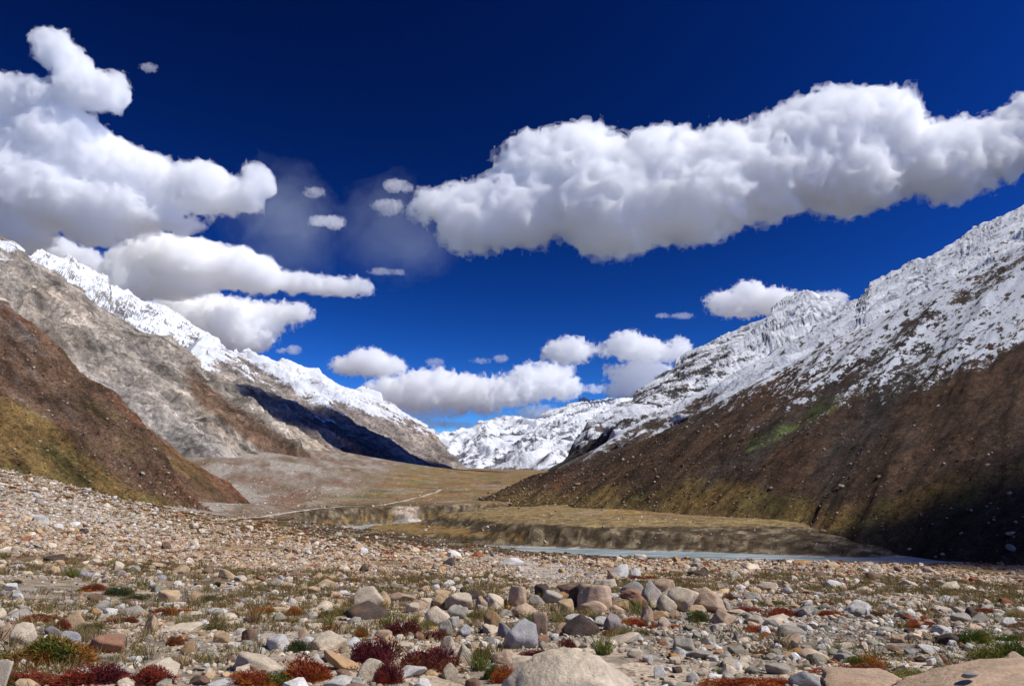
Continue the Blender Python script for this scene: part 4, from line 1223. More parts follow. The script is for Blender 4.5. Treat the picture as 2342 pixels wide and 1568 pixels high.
# individuals: largest on screen, clear of the placed stones
order = np.argsort(-wpx)
n_free = 300 - len(placed)
ind = []
occ = [(p_[0], p_[1], max(p_[2], p_[3])) for p_ in placed]
drop = np.zeros(len(pts), bool)
for p_ in placed:
    q = (np.abs(px_ - p_[0]) < p_[2] * .42) & (np.abs(py_ - p_[1]) < p_[3] * .40)
    drop |= q
for i in order:
    if len(ind) >= n_free: break
    if drop[i] or not (5 < px_[i] < 2337) or not (1150 < py_[i] < 1560): continue
    ind.append(i)
def near_refs(x, y):
    d = sorted(((x - p_[0]) ** 2 + (2.0 * (y - p_[1])) ** 2, j) for j, p_ in enumerate(placed[:n_hero]))
    return [j for _, j in d[:6]]
n_hero = len(placed)
used = set()
SZ = lambda w: 'small' if w < 24 else 'medium'
for i in ind:
    j_ok = None
    W_ = wpx[i]; k_ = kk[i]
    fl_ = scl[i, 2] / scl[i, 0]
    shp = 'flat' if fl_ < .5 else ('rounded' if fl_ > .8 else 'low')
    for j in near_refs(px_[i], py_[i]):
        p_ = placed[j]
        ddx = px_[i] - p_[0]; ddy = py_[i] - p_[1]
        rel = ('just right of' if ddx > 0 else 'just left of') if abs(ddx) > 1.6 * abs(ddy) else ('just in front of' if ddy > 0 else 'just behind')
        lab = f"{SZ(W_)} {shp} {PNAME[k_]} stone {rel} the {p_[5].split(' beside')[0].split(' right of')[0].split(' next to')[0]}"
        lab = ' '.join(lab.split()[:16])
        if lab not in used:
            j_ok = lab; break
    if j_ok is None: j_ok = lab + ' again'
    used.add(j_ok)
    o = bpy.data.objects.new('rock', ROCKS[int(RNG.integers(len(ROCKS)))]); COL.objects.link(o)
    o.location = pts[i]; o.scale = scl[i]; o.rotation_euler = (RNG.normal() * .2, RNG.normal() * .2, RNG.random() * 6.28)
    o['tint'] = [float(v) for v in np.array(PAL[k_]) * (1 + RNG.normal() * .1)]
    tag(o, j_ok, 'rock', 'stones scattered over the valley floor')
drop[ind] = True
keep = ~drop
pts, scl, kk = pts[keep], scl[keep], kk[keep]

def scatter(name, label, pts, rot, scl, tint, protos, kind='stuff'):
    """one object that stands its pieces on the ground with geometry nodes"""
    me = bpy.data.meshes.new(name)
    me.vertices.add(len(pts)); me.vertices.foreach_set('co', np.ascontiguousarray(pts, np.float32).ravel())
    def va(nm, arr, ty='FLOAT_VECTOR', key='vector'):
        a = me.attributes.new(nm, ty, 'POINT'); a.data.foreach_set(key, np.ascontiguousarray(arr).ravel())
    va('rot', rot.astype(np.float32)); va('scl', scl.astype(np.float32)); va('tint', tint.astype(np.float32))
    va('pick', RNG.integers(0, len(protos), len(pts)).astype(np.int32), 'INT', 'value')
    ob = bpy.data.objects.new(name, me); COL.objects.link(ob)
    pc = bpy.data.collections.new(name + '_shapes')
    for p in protos:
        pc.objects.link(bpy.data.objects.new(name + '_shape', p))
    ng = bpy.data.node_groups.new(name, 'GeometryNodeTree')
    ng.interface.new_socket('Geometry', in_out='INPUT', socket_type='NodeSocketGeometry')
    ng.interface.new_socket('Geometry', in_out='OUTPUT', socket_type='NodeSocketGeometry')
    N = ng.nodes; L = ng.links
    gi = N.new('NodeGroupInput'); go = N.new('NodeGroupOutput')
    ci = N.new('GeometryNodeCollectionInfo'); ci.inputs[0].default_value = pc; ci.inputs[1].default_value = True; ci.inputs[2].default_value = True
    ip = N.new('GeometryNodeInstanceOnPoints')
    def na(nm, ty):
        a = N.new('GeometryNodeInputNamedAttribute'); a.data_type = ty; a.inputs[0].default_value = nm
        return a.outputs[0]
    L.new(gi.outputs[0], ip.inputs['Points']); L.new(ci.outputs[0], ip.inputs['Instance'])
    ip.inputs['Pick Instance'].default_value = True
    L.new(na('pick', 'INT'), ip.inputs['Instance Index'])
    e2r = N.new('FunctionNodeEulerToRotation'); L.new(na('rot', 'FLOAT_VECTOR'), e2r.inputs[0]); L.new(e2r.outputs[0], ip.inputs['Rotation'])
    L.new(na('scl', 'FLOAT_VECTOR'), ip.inputs['Scale'])
    L.new(ip.outputs[0], go.inputs[0])
    md = ob.modifiers.new('scatter', 'NODES'); md.node_group = ng
    ob['kind'] = kind; ob['label'] = label
    return ob
GRAVEL = [rock_mesh('gravel_shape', 500 + i, 2, M_STONE_I, planes=14, p=40, rough=.06) for i in range(12)]
tint = np.array([PAL[k] for k in kk]) * (1 + RNG.normal(size=(len(kk), 1)) * .14)
rot = np.stack([RNG.normal(size=len(kk)) * .25, RNG.normal(size=len(kk)) * .25, RNG.random(len(kk)) * 6.28], -1)
print('gravel', len(pts), 'individual stones', len(ind) + n_hero)
scatter('gravel', 'countless small stones strewn over the valley floor', pts, rot, scl, tint, GRAVEL)

# stones and bushes strewn over the two near mountain sides
def on_slope(key, n_, lim):
    o = [q for q in bpy.data.objects if q.get('label') == key][0]
    co = np.zeros(len(o.data.vertices) * 3, np.float32); o.data.vertices.foreach_get('co', co); co = co.reshape(-1, 3).astype(float)
    qx, qy = project(co)
    ok = (qx > -60) & (qx < 2400) & (qy > lim) & (co[:, 1] < 700)
    c = co[ok]; w = c[:, 1] ** 2; 
    p = c[RNG.choice(len(c), n_, p=w / w.sum())]
    return p + np.stack([RNG.normal(size=n_) * .6, RNG.normal(size=n_) * .6, 0 * p[:, 0]], -1)
sp = np.concatenate([on_slope('broad brown lower slope with snow dusted upper part filling the right side', 2600, 960),
                     on_slope('near reddish brown mountain spur with olive meadow at its foot on the left', 900, 700)])
ss = .30 * np.exp(RNG.normal(size=len(sp)) * .5)
kk2 = np.array(list('PGTKNM'))[RNG.choice(6, len(sp), p=(.2, .2, .15, .25, .15, .05))]
scatter('rubble', 'loose stones strewn over the nearer mountain slopes', sp, np.stack([RNG.normal(size=len(sp)) * .3] * 2 + [RNG.random(len(sp)) * 6.28], -1),
        np.stack([ss * 1.2, ss, ss * .8], -1), np.array([PAL[k] for k in kk2]) * .8, GRAVEL)

# ------------------------------------------------------------------ plants
def plant_mat(name, attr_type):
    m, n, l, b = new_mat(name)
    a1 = n.new('ShaderNodeAttribute'); a1.attribute_type = attr_type; a1.attribute_name = 'tint'
    lf = n.new('ShaderNodeAttribute'); lf.attribute_name = 'Col'        # per leaf lightness (r) and share of the second colour (g)
    sep = n.new('ShaderNodeSeparateColor'); l.new(lf.outputs['Color'], sep.inputs[0])
    mx = n.new('ShaderNodeMix'); mx.data_type = 'RGBA'
    l.new(a1.outputs['Color'], mx.inputs[6])
    if attr_type == 'OBJECT':
        a2 = n.new('ShaderNodeAttribute'); a2.attribute_type = attr_type; a2.attribute_name = 'tint_two'
        l.new(a2.outputs['Color'], mx.inputs[7])
    else:
        mx.inputs[7].default_value = (.16, .11, .035, 1)
    l.new(sep.outputs[1], mx.inputs[0])
    vm = n.new('ShaderNodeVectorMath'); vm.operation = 'SCALE'; l.new(mx.outputs[2], vm.inputs[0])
    l.new(maprange(n, l, sep.outputs[0], 0, 1, .55, 1.5), vm.inputs['Scale'])
    l.new(vm.outputs[0], b.inputs['Base Color'])
    tr = n.new('ShaderNodeBsdfTranslucent'); l.new(vm.outputs[0], tr.inputs[0])
    ms = n.new('ShaderNodeMixShader'); ms.inputs[0].default_value = .3
    l.new(b.outputs[0], ms.inputs[1]); l.new(tr.outputs[0], ms.inputs[2]); l.new(ms.outputs[0], n['Material Output'].inputs['Surface'])
    return m
M_PLANT = plant_mat('plant', 'OBJECT'); M_PLANT_I = plant_mat('small_plant', 'INSTANCER')

def blades(base, dirn, length, width, bend, rg, c1, c2):
    """curved blades of three segments: (n,3) roots and directions"""
    n = len(base)
    side = np.cross(dirn, rg.normal(size=(n, 3))); side /= np.linalg.norm(side, axis=1)[:, None] + 1e-9
    bd = rg.normal(size=(n, 3)); bd[:, 2] *= .3; bd *= bend
    P, C = [], []
    for t, w in ((0, 1), (.4, .9), (.75, .6), (1, .0)):
        c = base + dirn * (length * t)[:, None] + bd * (length * t * t)[:, None]
        c[:, 2] -= length * t * t * bend * .3
        P += [c - side * (width * w * .5)[:, None], c + side * (width * w * .5)[:, None]]
    V = np.stack(P, 1).reshape(-1, 3)
    q = np.array([[0, 1, 3, 2], [2, 3, 5, 4], [4, 5, 7, 6]])
    Q = (np.arange(n)[:, None, None] * 8 + q[None]).reshape(-1, 4)
    col = np.zeros((n, 8, 3)); col[:, :, 0] = c1[:, None]; col[:, :, 1] = c2[:, None]
    return V, Q, col.reshape(-1, 3)

def shrub_mesh(name, seed, n=1500, mat=None, leaf=.16, wid=.028):
    rg = np.random.default_rng(seed)
    k = 9
    cen = np.stack([rg.uniform(-.6, .6, k), rg.uniform(-.6, .6, k), rg.uniform(0, .25, k)], -1); rad = rg.uniform(.30, .50, k); hh = rg.uniform(.5, 1.0, k)
    cen[0] = (0, 0, .1); rad[0] = .55; hh[0] = 1
    w = rad ** 2; pick = rg.choice(k, n, p=w / w.sum())
    d = rg.normal(size=(n, 3)); d[:, 2] = np.abs(d[:, 2]) * .9; d /= np.linalg.norm(d, axis=1)[:, None]
    rr = rg.random(n) ** .35
    b = cen[pick] * (1, 1, 0) + d * (rad[pick] * rr)[:, None] * (1, 1, 1)
    b[:, 2] = d[:, 2] * rr * hh[pick] * .8
    dr = d + rg.normal(size=(n, 3)) * .35 + np.array((0, 0, .55)); dr /= np.linalg.norm(dr, axis=1)[:, None]
    c2 = sm(-.25, .35, fbm3(b[:, 0] * 1.4, b[:, 1] * 1.4, b[:, 2] * 1.4, 2, seed)) * .8 + rg.random(n) * .2
    V, Q, c = blades(b, dr, leaf * rg.uniform(.6, 1.4, n), np.full(n, wid) * rg.uniform(.6, 1.5, n), .25, rg, rg.random(n), c2)
    return mesh_np(name, V, Q, c, mat, smooth=False, link=False)
def tuft_mesh(name, seed, n=130, mat=None, spread=.32, wid=.022):
    rg = np.random.default_rng(seed)
    a = rg.random(n) * 6.28; r = np.sqrt(rg.random(n)) * spread
    b = np.stack([np.cos(a) * r, np.sin(a) * r, np.zeros(n) - .03], -1)
    dr = np.stack([np.cos(a) * r * 1.5, np.sin(a) * r * 1.5, np.ones(n)], -1) + rg.normal(size=(n, 3)) * .16; dr /= np.linalg.norm(dr, axis=1)[:, None]
    V, Q, c = blades(b, dr, rg.uniform(.45, 1.05, n), np.full(n, wid) * rg.uniform(.6, 1.4, n), .30, rg, rg.random(n), rg.random(n))
    return mesh_np(name, V, Q, c, mat, smooth=False, link=False)
SHRUBS = [shrub_mesh('shrub_shape', 700 + i, 5200, M_PLANT, leaf=.10, wid=.026) for i in range(6)]
TUFTS = [tuft_mesh('tuft_shape', 720 + i, 170, M_PLANT) for i in range(5)]
PC = dict(red=(.27, .05, .024), orange=(.42, .14, .025), maroon=(.13, .025, .03), green=(.07, .11, .02), yg=(.21, .20, .04), olive=(.15, .13, .045), dry=(.36, .27, .13), gd=(.055, .075, .03), rb=(.20, .07, .03))
def plant(kind, cx, cy, w, h, c1, c2, label, seed, group):
    hp = hit(cx, min(cy + h * .42, 1640))
    if hp is None: return
    x, y, z = hp
    rg = np.random.default_rng(seed)
    dpt = depth_of(y, cy + h * .42); W = w * 1.15 / F * dpt; Ht = h * 1.25 / F * dpt
    if kind == 's':
        Dp = min(W * .8, Ht * 1.8); Hv = max(Ht - Dp * .2, Ht * .5)
        yc = y + Dp * .35
        o = bpy.data.objects.new('shrub', SHRUBS[int(rg.integers(6))]); o.scale = (W / 1.6, Dp / 1.6, Hv * .92)
    else:
        yc = y + W * .15
        o = bpy.data.objects.new('grass_tuft', TUFTS[int(rg.integers(5))]); o.scale = (W * .85, W * .85, Ht * 1.05)
    xc = x * yc / y
    COL.objects.link(o)
    o.location = (xc, yc, float(ground(np.array([xc]), np.array([yc]))[0]))
    o.rotation_euler = (0, 0, rg.normal() * .15 + rg.choice([0, math.pi]))
    o['tint'] = list(PC[c1]); o['tint_two'] = list(PC[c2])
    tag(o, label, 'shrub' if kind == 's' else 'grass tuft', group)
PLANTS = """
s A 470 1130 720 360 green orange|broad green and orange bush right of the split boulder
s A 250 1400 560 170 red green|dark red shrub under the green bush at the bottom left
s A 780 1360 520 260 red maroon|deep red shrub in front of the rust slab
s A 1390 1360 430 230 red maroon|red shrub mound at the bottom between pale flat stones
s A 2290 1400 330 180 red orange|red shrub climbing over the domed pale boulder
s A 1600 775 330 120 orange rb|orange brown low bush in front of the white flat stone
s A 860 555 240 110 rb red|rusty low bush left of the dark green mound
s A 1080 590 230 120 gd olive|dark green mound on the sand
s A 1250 645 200 90 gd olive|smaller dark green mound before the tan boulder
s A 1080 850 250 90 red rb|red tufts in front of the white stone
s A 350 835 270 130 rb red|brownish red bush at the left above the split boulder
s A 590 910 110 130 red rb|thin red plant beside the tan pyramid
s A 1720 702 160 60 red rb|small red cushion behind the orange bush
s A 1935 665 130 90 gd olive|dark green tuft beside the slanting tan rock
s A 830 930 200 150 olive dry|dry olive bush left of the rust slab
s A 2000 900 260 130 olive dry|grey olive dry bush under the white dome
s A 1990 530 80 65 green gd|small green cushion on the sand edge
t A 665 430 140 110 yg green|yellow green grass tuft on the sand
t A 720 370 90 60 yg dry|small yellow grass tuft beside the sand tuft
s A 150 505 110 50 green olive|green patch on the white block
t A 280 325 110 60 yg green|green grass in front of the brown low rock
t A 50 275 100 70 yg olive|grass tuft at the left edge of the slope
s A 1400 420 90 40 green olive|little green cushion in the stone row
t A 1890 560 60 70 dry yg|thin dry tuft near the grey egg stone
t A 2310 820 160 160 dry rb|tawny dry grass between the sand and the cracked stone
t A 760 1000 130 140 dry olive|dry stalks left of the rust slab
t A 1650 870 120 120 dry yg|dry stalks behind the long cream slab
s A 1600 1040 130 130 rb orange|orange brown twiggy plant in dry grass
s B 420 1310 430 300 red orange|bright red round shrub right of the domed boulder
s B 160 1405 380 160 green orange|green and red shrub in front of the domed boulder
s B 1090 1130 360 300 maroon maroon|dark maroon shrub left of the cream oval stone
s B 1330 930 280 200 maroon rb|maroon shrub behind the rust block
s B 1600 1230 440 300 maroon rb|wide maroon shrub between the white wedge and pointed rock
s B 1210 1340 220 260 maroon red|maroon shrub beside the faceted boulder
s B 1640 990 200 140 maroon rb|maroon patch right of the rust block
s B 2090 1180 160 150 maroon rb|small maroon shrub left of the pinkish pale boulder
t B 650 895 130 90 green yg|green tuft above the overhanging boulder
t B 1200 870 110 130 yg green|green tuft at the foot of the dark undercut boulder
t B 1440 850 130 100 yg dry|yellowish tuft right of the undercut boulder
s B 770 770 200 110 yg dry|yellow bush left of the undercut boulder
t B 2040 1230 190 230 yg green|tall green grass with seed heads
s B 560 800 180 90 yg green|pale green cushion in the dry strip
s B 90 770 260 110 orange yg|orange and green low bush in the dry strip
s B 350 780 170 120 orange dry|orange tawny bush in the dry strip
s B 385 1100 200 150 gd olive|grey green bush between egg and overhang boulders
s B 2270 1350 190 190 orange red|orange bush left of the huge boulder
s B 2150 1320 120 180 green yg|green leafy clump before the orange bush
s B 960 960 110 120 orange olive|orange green plant right of the overhang boulder
t B 1290 1120 60 80 yg green|small grass tuft on the maroon plants
t B 2120 800 100 90 yg dry|grass tuft left of the orange triangular rock
s B 280 860 280 60 rb dry|low tawny plants above the egg boulder
s B 1990 820 140 100 olive dry|dry olive plant in the boulder row
s B 1040 1350 60 50 green yg|tiny green sprig beside the faceted boulder
t B 1540 900 120 110 dry yg|dry grass clump in the boulder row
s C 1120 880 330 120 red orange|red orange bush in the middle of the pile
s C 1290 920 160 60 red rb|red strip right of the pile bush
s C 1140 465 150 55 red rb|red cushion at the top of the pile
s C 1270 462 110 45 orange red|orange red cushion beside the top red one
s C 990 492 110 45 green olive|green cushion below the whitish top boulder
s C 1190 512 110 50 green olive|green cushion behind the grey slab
t C 1180 750 210 130 yg green|bright grass under the rust slab
t C 835 1100 190 190 yg green|tall green tuft left of the long pale slab
t C 400 1135 150 110 yg dry|yellow grass above the huge boulder
t C 430 820 220 130 yg dry|grass patch in front of the maroon boulder
s C 1710 830 180 150 olive green|round olive bush below the undercut boulder
s C 2230 935 300 100 red orange|red bush band at the right of the pile
s C 1450 912 130 60 red orange|small red bush beside the pale cobble
s C 190 1150 220 80 maroon rb|maroon plants above the huge boulder
s C 490 1075 140 110 maroon rb|maroon clump beside the cream stone
s C 2160 760 220 80 red rb|red bush below the pale flat stone
s C 2110 1435 620 130 red orange|red orange hedge like shrub at the bottom edge
s C 950 575 120 80 dry yg|dry grass cushion behind the striped boulder
s C 1980 640 140 90 rb dry|brownish bush right of the sloping boulder
s C 1350 580 40 60 orange red|orange tuft beside the grey block
t C 1010 950 120 110 yg dry|grass blades above the long slab
t C 160 840 120 90 yg green|grass beside the pinkish edge slab
s C 2190 880 110 60 green olive|green cushion at the pale rounded boulder
s C 1210 970 200 70 olive dry|dry olive mat below the pile bush
s C 750 830 120 90 olive dry|dry plant on the striped slab
t C 1910 1310 90 70 green yg|small green tuft on the gravel
s C 880 960 100 60 rb red|rusty plants beside the violet upright stone
s D 105 785 260 130 red rb|deep red bush at the left of the gravel bar
s D 595 790 200 90 orange red|glowing orange red bush on the gravel bar
s D 1380 885 320 110 red orange|long dome shaped red bush
s D 1575 822 140 50 red rb|small red bush behind the long dome bush
s D 900 1225 380 170 orange green|orange bush turning green on the gravel bar
s D 720 1310 580 140 red rb|long red shrub before the wide bottom boulder
s D 140 1425 340 110 red orange|red shrub at the bottom edge left of blue boulder
s D 1985 775 130 70 red rb|red bush near the upright dark rock
s D 1810 765 230 42 rb red|brownish red strip at the slope foot
s D 1860 1000 280 180 green yg|vivid green bush at the right
s D 2110 1150 420 280 yg green|large yellow green meadow bush at the right edge
s D 1650 1310 270 130 gd green|dark green bush before the brown slab
s D 1280 1360 360 150 yg dry|yellow green grass mound at the bottom right
s D 50 705 220 60 olive green|olive green mat above the deep red bush
s D 985 862 90 40 orange rb|small orange cushion on gravel
s D 490 700 200 50 rb red|rusty strip above the orange red bush
s D 2310 905 130 80 rb dry|brownish red plant at the far right edge
s D 2260 800 240 130 dry yg|tawny dry grass bank at the right edge
s D 970 800 120 80 olive rb|olive plant beside the upright white stone
t D 1080 790 150 90 dry rb|dry reddish grass behind the gravel bar
s D 1180 1170 170 60 gd green|dark green creeping plant on gravel
s D 350 1300 110 50 olive dry|dry olive tuft on pale sand
s D 2200 1010 260 110 green yg|green grassy patch by the right edge
t D 1700 1210 80 60 yg green|thin grass at the gravel's right end
s D 1400 780 180 60 rb dry|brown dry strip behind the long dome bush
"""
sd = 5000
for ln in PLANTS.strip().splitlines():
    a_, lab = ln.split('|'); kd, k_, x_, y_, w_, h_, c1, c2 = a_.split(); sd += 1
    plant(kd, X0[k_] + float(x_) * .25, 1202 + float(y_) * .25, float(w_) * .25, float(h_) * .25, c1, c2, lab, sd,
          'low shrubs among the stones' if kd == 's' else 'grass tufts among the stones')

# plants nobody could count: dry grass close by, small red and olive cushions farther off
G_TUFT = [tuft_mesh('grass_shape', 760 + i, 26, M_PLANT_I, .45, .05) for i in range(5)]
G_CUSH = [shrub_mesh('cushion_shape', 780 + i, 130, M_PLANT_I, leaf=.32, wid=.10) for i in range(5)]
def veg(name, label, n, y0, y1, dens, size, hfac, palette, protos, pw=2.0):
    Yc = (RNG.random(n) * (y1 ** pw - y0 ** pw) + y0 ** pw) ** (1 / pw); Rc = RNG.uniform(-.78, .78, n); Xc = Rc * Yc
    Zc = ground(Xc, Yc, True); px_, py_ = project(np.stack([Xc, Yc, Zc], -1))
    d_, sg_, w_ = river_d(Xc, Yc)
    dn = dens(Xc, Yc, Rc, px_, py_) * (1 - .85 * sandy(px_, py_)) * sm(2.0, 4.0, poly_d(Xc, Yc, NEAR_TRACK))
    dn = np.where((d_ < w_ + 2) & (Yc > 120), 0, dn); dn = np.where((sg_ < 0) & (Yc > 120), 0, dn)
    k = RNG.random(n) < np.clip(dn, 0, 1)
    Xc, Yc, Zc = Xc[k], Yc[k], Zc[k]; m_ = len(Xc)
    s_ = size(Yc) * np.exp(RNG.normal(size=m_) * .3)
    pr = np.array([v for _, v in palette]); pr = pr / pr.sum(); ch = RNG.choice(len(palette), m_, p=pr)
    tint = np.array([PC[q] for q, _ in palette])[ch] * (1 + RNG.normal(size=(m_, 1)) * .15)
    rot = np.stack([0 * Xc, 0 * Xc, RNG.random(m_) * 6.28], -1)
    print(name, m_)
    scatter(name, label, np.stack([Xc, Yc, Zc - .01], -1), rot, np.stack([s_, s_, s_ * hfac], -1), tint, protos)
veg('dry_grass', 'dry yellow grass growing thinly between the stones', 36000, 4, 45,
    lambda X, Y, R, px, py: sm(.0, .40, fbm(X / 3.0, Y / 3.0, 4, 91) + .06 + .35 * np.exp(-((py - 1415) / 35) ** 2) * (px < 1250) + .3 * (px > 2150) + .08) * .95 * (1 - .7 * ((px > 1480) & (py < 1500) & (py > 1395))),
    lambda Y: .075 + .0036 * Y, 1.15, [('dry', .5), ('yg', .2), ('olive', .15), ('rb', .15)], G_TUFT, 1.6)
veg('undergrowth', 'small red and olive cushion plants between the far stones', 60000, 7, 330,
    lambda X, Y, R, px, py: sm(.02, .40, fbm(X / 9, Y / 6, 4, 93) + .05) * .9,
    lambda Y: .05 + .0028 * Y, .55, [('rb', .40), ('red', .18), ('olive', .18), ('orange', .14), ('yg', .10)], G_CUSH, 1.5)

cloud('long bright white cumulus bank with flat grey base reaching the right edge', 9500,
      [(1010, 470, 52, 28), (1090, 500, 85, 65), (1180, 480, 95, 75), (1215, 390, 70, 75), (1330, 395, 105, 108), (1400, 470, 150, 100), (1500, 400, 110, 85), (1580, 450, 150, 90), (1650, 400, 110, 90),
       (1760, 400, 120, 90), (1830, 340, 110, 80), (1900, 310, 105, 88), (2000, 300, 108, 95), (2040, 260, 60, 55), (1960, 400, 115, 75), (2110, 360, 70, 60), (2180, 370, 85, 78), (2260, 350, 85, 62), (2340, 320, 60, 72), (2420, 280, 100, 80), (2560, 240, 130, 90)], h=6.0, seed=3, freq=1.25)
cloud('white cloud with a raised horn at the top left corner', 6000, [(-60, 210, 80, 50), (40, 205, 75, 32), (130, 120, 42, 38), (110, 92, 30, 18), (160, 160, 45, 45), (195, 205, 60, 42), (255, 215, 40, 38), (270, 190, 22, 22), (100, 225, 70, 24), (30, 240, 60, 16)], h=3.6, seed=5, mfp=22, rough=.5, freq=.9)
cloud('broad bright white cumulus mass above the left ridge', 6200, [(-80, 400, 150, 110), (60, 350, 100, 85), (150, 340, 105, 80), (230, 380, 95, 65), (310, 400, 75, 50), (370, 430, 60, 38), (460, 430, 70, 50), (520, 445, 50, 34), (590, 420, 36, 40), (560, 460, 40, 24), (60, 440, 160, 80), (200, 470, 140, 55), (330, 500, 90, 32), (400, 515, 45, 20), (220, 530, 60, 32), (30, 520, 90, 55)], h=5.0, seed=6, mfp=22)
cloud('domed white cloud with a long tail resting above the left snow ridge', 7000, [(300, 620, 60, 60), (360, 590, 85, 60), (430, 600, 80, 50), (480, 600, 50, 40), (540, 610, 75, 45), (590, 630, 55, 36), (650, 645, 60, 22), (720, 645, 45, 14), (780, 655, 60, 18), (390, 650, 90, 30), (270, 650, 70, 40)], h=4.4, seed=8, mfp=21)
cloud('flat based white cloud just above the left snow ridge crest', 7600, [(430, 720, 90, 45), (520, 730, 80, 42), (600, 720, 60, 26), (660, 712, 38, 18), (560, 770, 60, 34), (480, 700, 60, 24), (600, 745, 40, 18)], h=4.2, seed=9, mfp=21, rough=.85, freq=1.15)
cloud('small cloud peeping over the leftmost snow summit', 7800, [(130, 572, 45, 24), (170, 590, 50, 22), (210, 610, 30, 14)], h=3.4, seed=10, rough=.85, freq=1.15)
cloud('small puffy cloud partly hidden behind the snowy peak', 7000, [(1670, 692, 45, 24), (1715, 675, 38, 32), (1765, 688, 55, 26), (1690, 705, 50, 16), (1850, 692, 45, 14), (1905, 690, 24, 18)], h=3.0, seed=4, rough=.85, freq=1.15)
cloud('compact oval cloud low over the left valley ridge', 8000, [(800, 838, 34, 18), (845, 828, 45, 28), (885, 838, 36, 20)], h=2.8, seed=12, rough=.85, freq=1.15)
cloud('long low cumulus bank over the middle of the valley gap', 7800, [(900, 900, 50, 28), (960, 895, 50, 40), (995, 880, 34, 34), (1050, 895, 55, 38), (1110, 905, 45, 32), (1160, 895, 45, 26), (1215, 875, 48, 36), (1265, 870, 42, 34), (1290, 885, 25, 16)], h=3.4, seed=13, rough=.85, freq=1.15)
cloud('thin flat cloud under the middle cumulus bank', 7900, [(950, 942, 40, 12), (1000, 942, 45, 13), (1030, 945, 20, 8)], h=2.4, seed=14, rough=.85, freq=1.15)
cloud('thin flat cloud just above the far left rock slope', 8000, [(940, 965, 50, 11), (985, 970, 35, 9)], h=2.4, seed=15, rough=.85, freq=1.15)
cloud('tiny flat cloud above the far snow mountains', 8000, [(1035, 970, 26, 8), (1060, 972, 20, 7)], h=2.2, seed=16, rough=.85, freq=1.15)
cloud('cloud touching the crest of the far snow mountains', 8100, [(1210, 948, 28, 16), (1240, 945, 30, 14), (1185, 955, 25, 8)], h=2.4, seed=17, rough=.85, freq=1.15)
cloud('small round cloud left of the double puffed cloud', 8600, [(1285, 805, 32, 24), (1315, 802, 34, 24), (1265, 812, 18, 10)], h=2.6, seed=18, rough=.85, freq=1.15)
cloud('double puffed cloud low in the sky left of the peak', 8600, [(1435, 790, 38, 30), (1470, 800, 50, 24), (1530, 805, 34, 16), (1555, 795, 22, 22), (1390, 800, 24, 12)], h=2.8, seed=19, rough=.85, freq=1.15)
cloud('ragged cloud meeting the dark right ridge', 8800, [(1430, 870, 30, 26), (1470, 860, 45, 30), (1510, 865, 40, 28), (1450, 895, 50, 18), (1400, 850, 14, 10)], h=2.8, seed=20, rough=.85, freq=1.15)
cloud('tiny puff right of the middle cumulus bank', 7700, [(1322, 888, 16, 9)], h=2.0, seed=21, rough=.85, freq=1.15)
cloud('tiny puff farther right of the middle bank', 7700, [(1361, 889, 20, 9)], h=2.0, seed=22, rough=.85, freq=1.15)
cloud('faint small wisp below the blue gap right of centre', 9000, [(1100, 825, 18, 5), (1145, 820, 14, 8)], h=2.0, seed=23, mfp=22, rough=.85, freq=1.15)
cloud('faint tiny wisp beside the oval cloud', 9000, [(995, 828, 16, 8), (960, 855, 14, 6)], h=2.0, seed=24, mfp=26, rough=.85, freq=1.15)
cloud('tiny puff right of the flat based left cloud', 8200, [(672, 800, 14, 9), (645, 802, 10, 5)], h=2.0, seed=25, mfp=18, rough=.85, freq=1.15)
cloud('lone tiny wisp high in the dark blue sky', 6500, [(340, 155, 18, 8)], h=2.0, seed=26, mfp=26, rough=.6)
cloud('small bright wisp above the thin veil', 7000, [(735, 505, 26, 10), (765, 508, 22, 12)], h=2.4, seed=27, mfp=17, rough=.6)
cloud('small wisp left of the long bank', 7500, [(905, 425, 24, 13), (930, 430, 14, 8)], h=2.4, seed=28, mfp=24, rough=.7)
cloud('feathery wisp joining the tip of the long bank', 8500, [(975, 445, 22, 14), (1010, 450, 16, 8), (890, 475, 32, 16)], h=2.4, seed=29, mfp=26, rough=.7)
cloud('faint wisp pair under the veil', 8000, [(870, 620, 26, 7), (910, 622, 18, 6)], h=2.2, seed=30, mfp=24, rough=.6)
cloud('short wisp above the tail of the domed cloud', 8000, [(720, 440, 22, 10)], h=2.2, seed=31, mfp=30, rough=.7)
cloud('two tiny wisps left of the peak cloud', 8000, [(1515, 722, 12, 5), (1562, 722, 22, 6)], h=2.0, seed=32, mfp=24, rough=.85, freq=1.15)
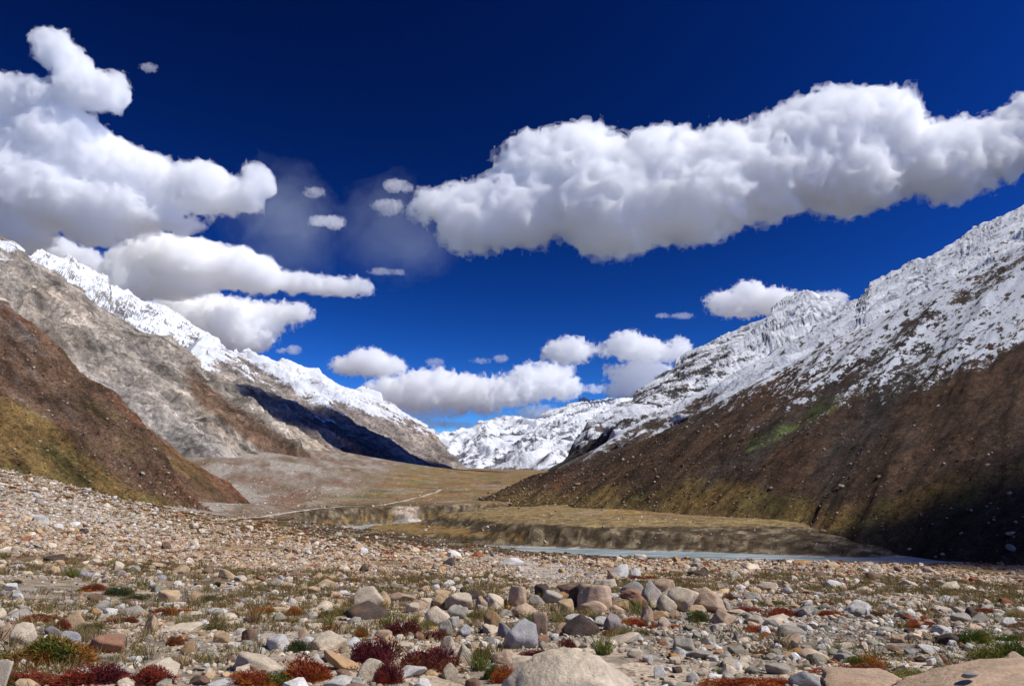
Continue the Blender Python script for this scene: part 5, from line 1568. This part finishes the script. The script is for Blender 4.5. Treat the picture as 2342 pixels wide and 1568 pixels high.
for lab_, bl_, mf_ in (('thin veil of ice cloud left of centre', [(640, 510, 62, 62), (670, 560, 60, 55), (640, 470, 40, 26)], 330),
                       ('thin veil of ice cloud beside the long bank tip', [(890, 520, 60, 60), (930, 560, 60, 40), (860, 560, 50, 40)], 420),
                       ('faint low haze patch under the left veil', [(640, 590, 60, 30)], 420)):
    for q_, (sc_, ml_) in enumerate(((1.7, 1.6), (1.45, 1.6), (1.2, 1.6), (.95, 1.6), (.7, 1.6), (.45, 1.6))):
        o = cloud(lab_, 8600, [(a_, b_, c_ * sc_, d_ * sc_) for a_, b_, c_, d_ in bl_], h=13, seed=40 + q_, mfp=mf_ * ml_ * 5.2, rough=.9, depth=1.0, fringe=False)
        for vs_ in o.data.materials[0].node_tree.nodes:
            if vs_.type == 'VOLUME_SCATTER': vs_.inputs['Color'].default_value = (.82, .93, 1, 1)     # thin ice haze is bluish
        if q_ == 0: host = o
        else:
            o.name = 'wisp'; o.parent = host; o.matrix_parent_inverse = host.matrix_basis.inverted()
            for kk_ in ('label', 'category'): del o[kk_]
# the clouds whose shadow lies on the dark spur of the left side: high up, outside the picture to the right
def cloud_overhead(label, target, t, rx, ry, rz, seed):
    c = Vector(target) + SUNDIR * t
    U, Fc = _ICO[5]
    b = fbm3(U[:, 0] * 2, U[:, 1] * 2, U[:, 2] * 2, 4, seed)
    V = U * (1 + .35 * b)[:, None] * np.array((rx, ry, rz))
    o = mesh_np('cloud', V, Fc, None, cloud_mat('dense_vapour', .03), 'thing'); o.location = c
    tag(o, label, 'cloud')
cloud_overhead('cumulus cloud high overhead whose shadow darkens the far left spur', (-400, 2090, 50), 2700, 430, 215, 110, 61)
cloud_overhead('cumulus cloud high overhead whose shadow darkens the lower right hillside', (190, 262, -20), 2500, 72, 56, 50, 62)
_tris = sum(sum(len(p.vertices) - 2 for p in me.polygons) for me in bpy.data.meshes)
print('triangles', _tris)

sp = np.concatenate([on_slope('broad brown lower slope with snow dusted upper part filling the right side', 3500, 990),
                     on_slope('near reddish brown mountain spur with olive meadow at its foot on the left', 2600, 720)])
ss = .42 * np.exp(RNG.normal(size=len(sp)) * .4)
ch = RNG.choice(5, len(sp), p=(.3, .2, .2, .2, .1)); tn = np.array([PC[q] for q in ('rb', 'gd', 'olive', 'maroon', 'orange')])[ch] * .8
scatter('low_bushes', 'low dry bushes dotting the nearer mountain slopes', sp, np.stack([0 * ss, 0 * ss, RNG.random(len(sp)) * 6.28], -1), np.stack([ss, ss, ss * .6], -1), tn, G_CUSH)
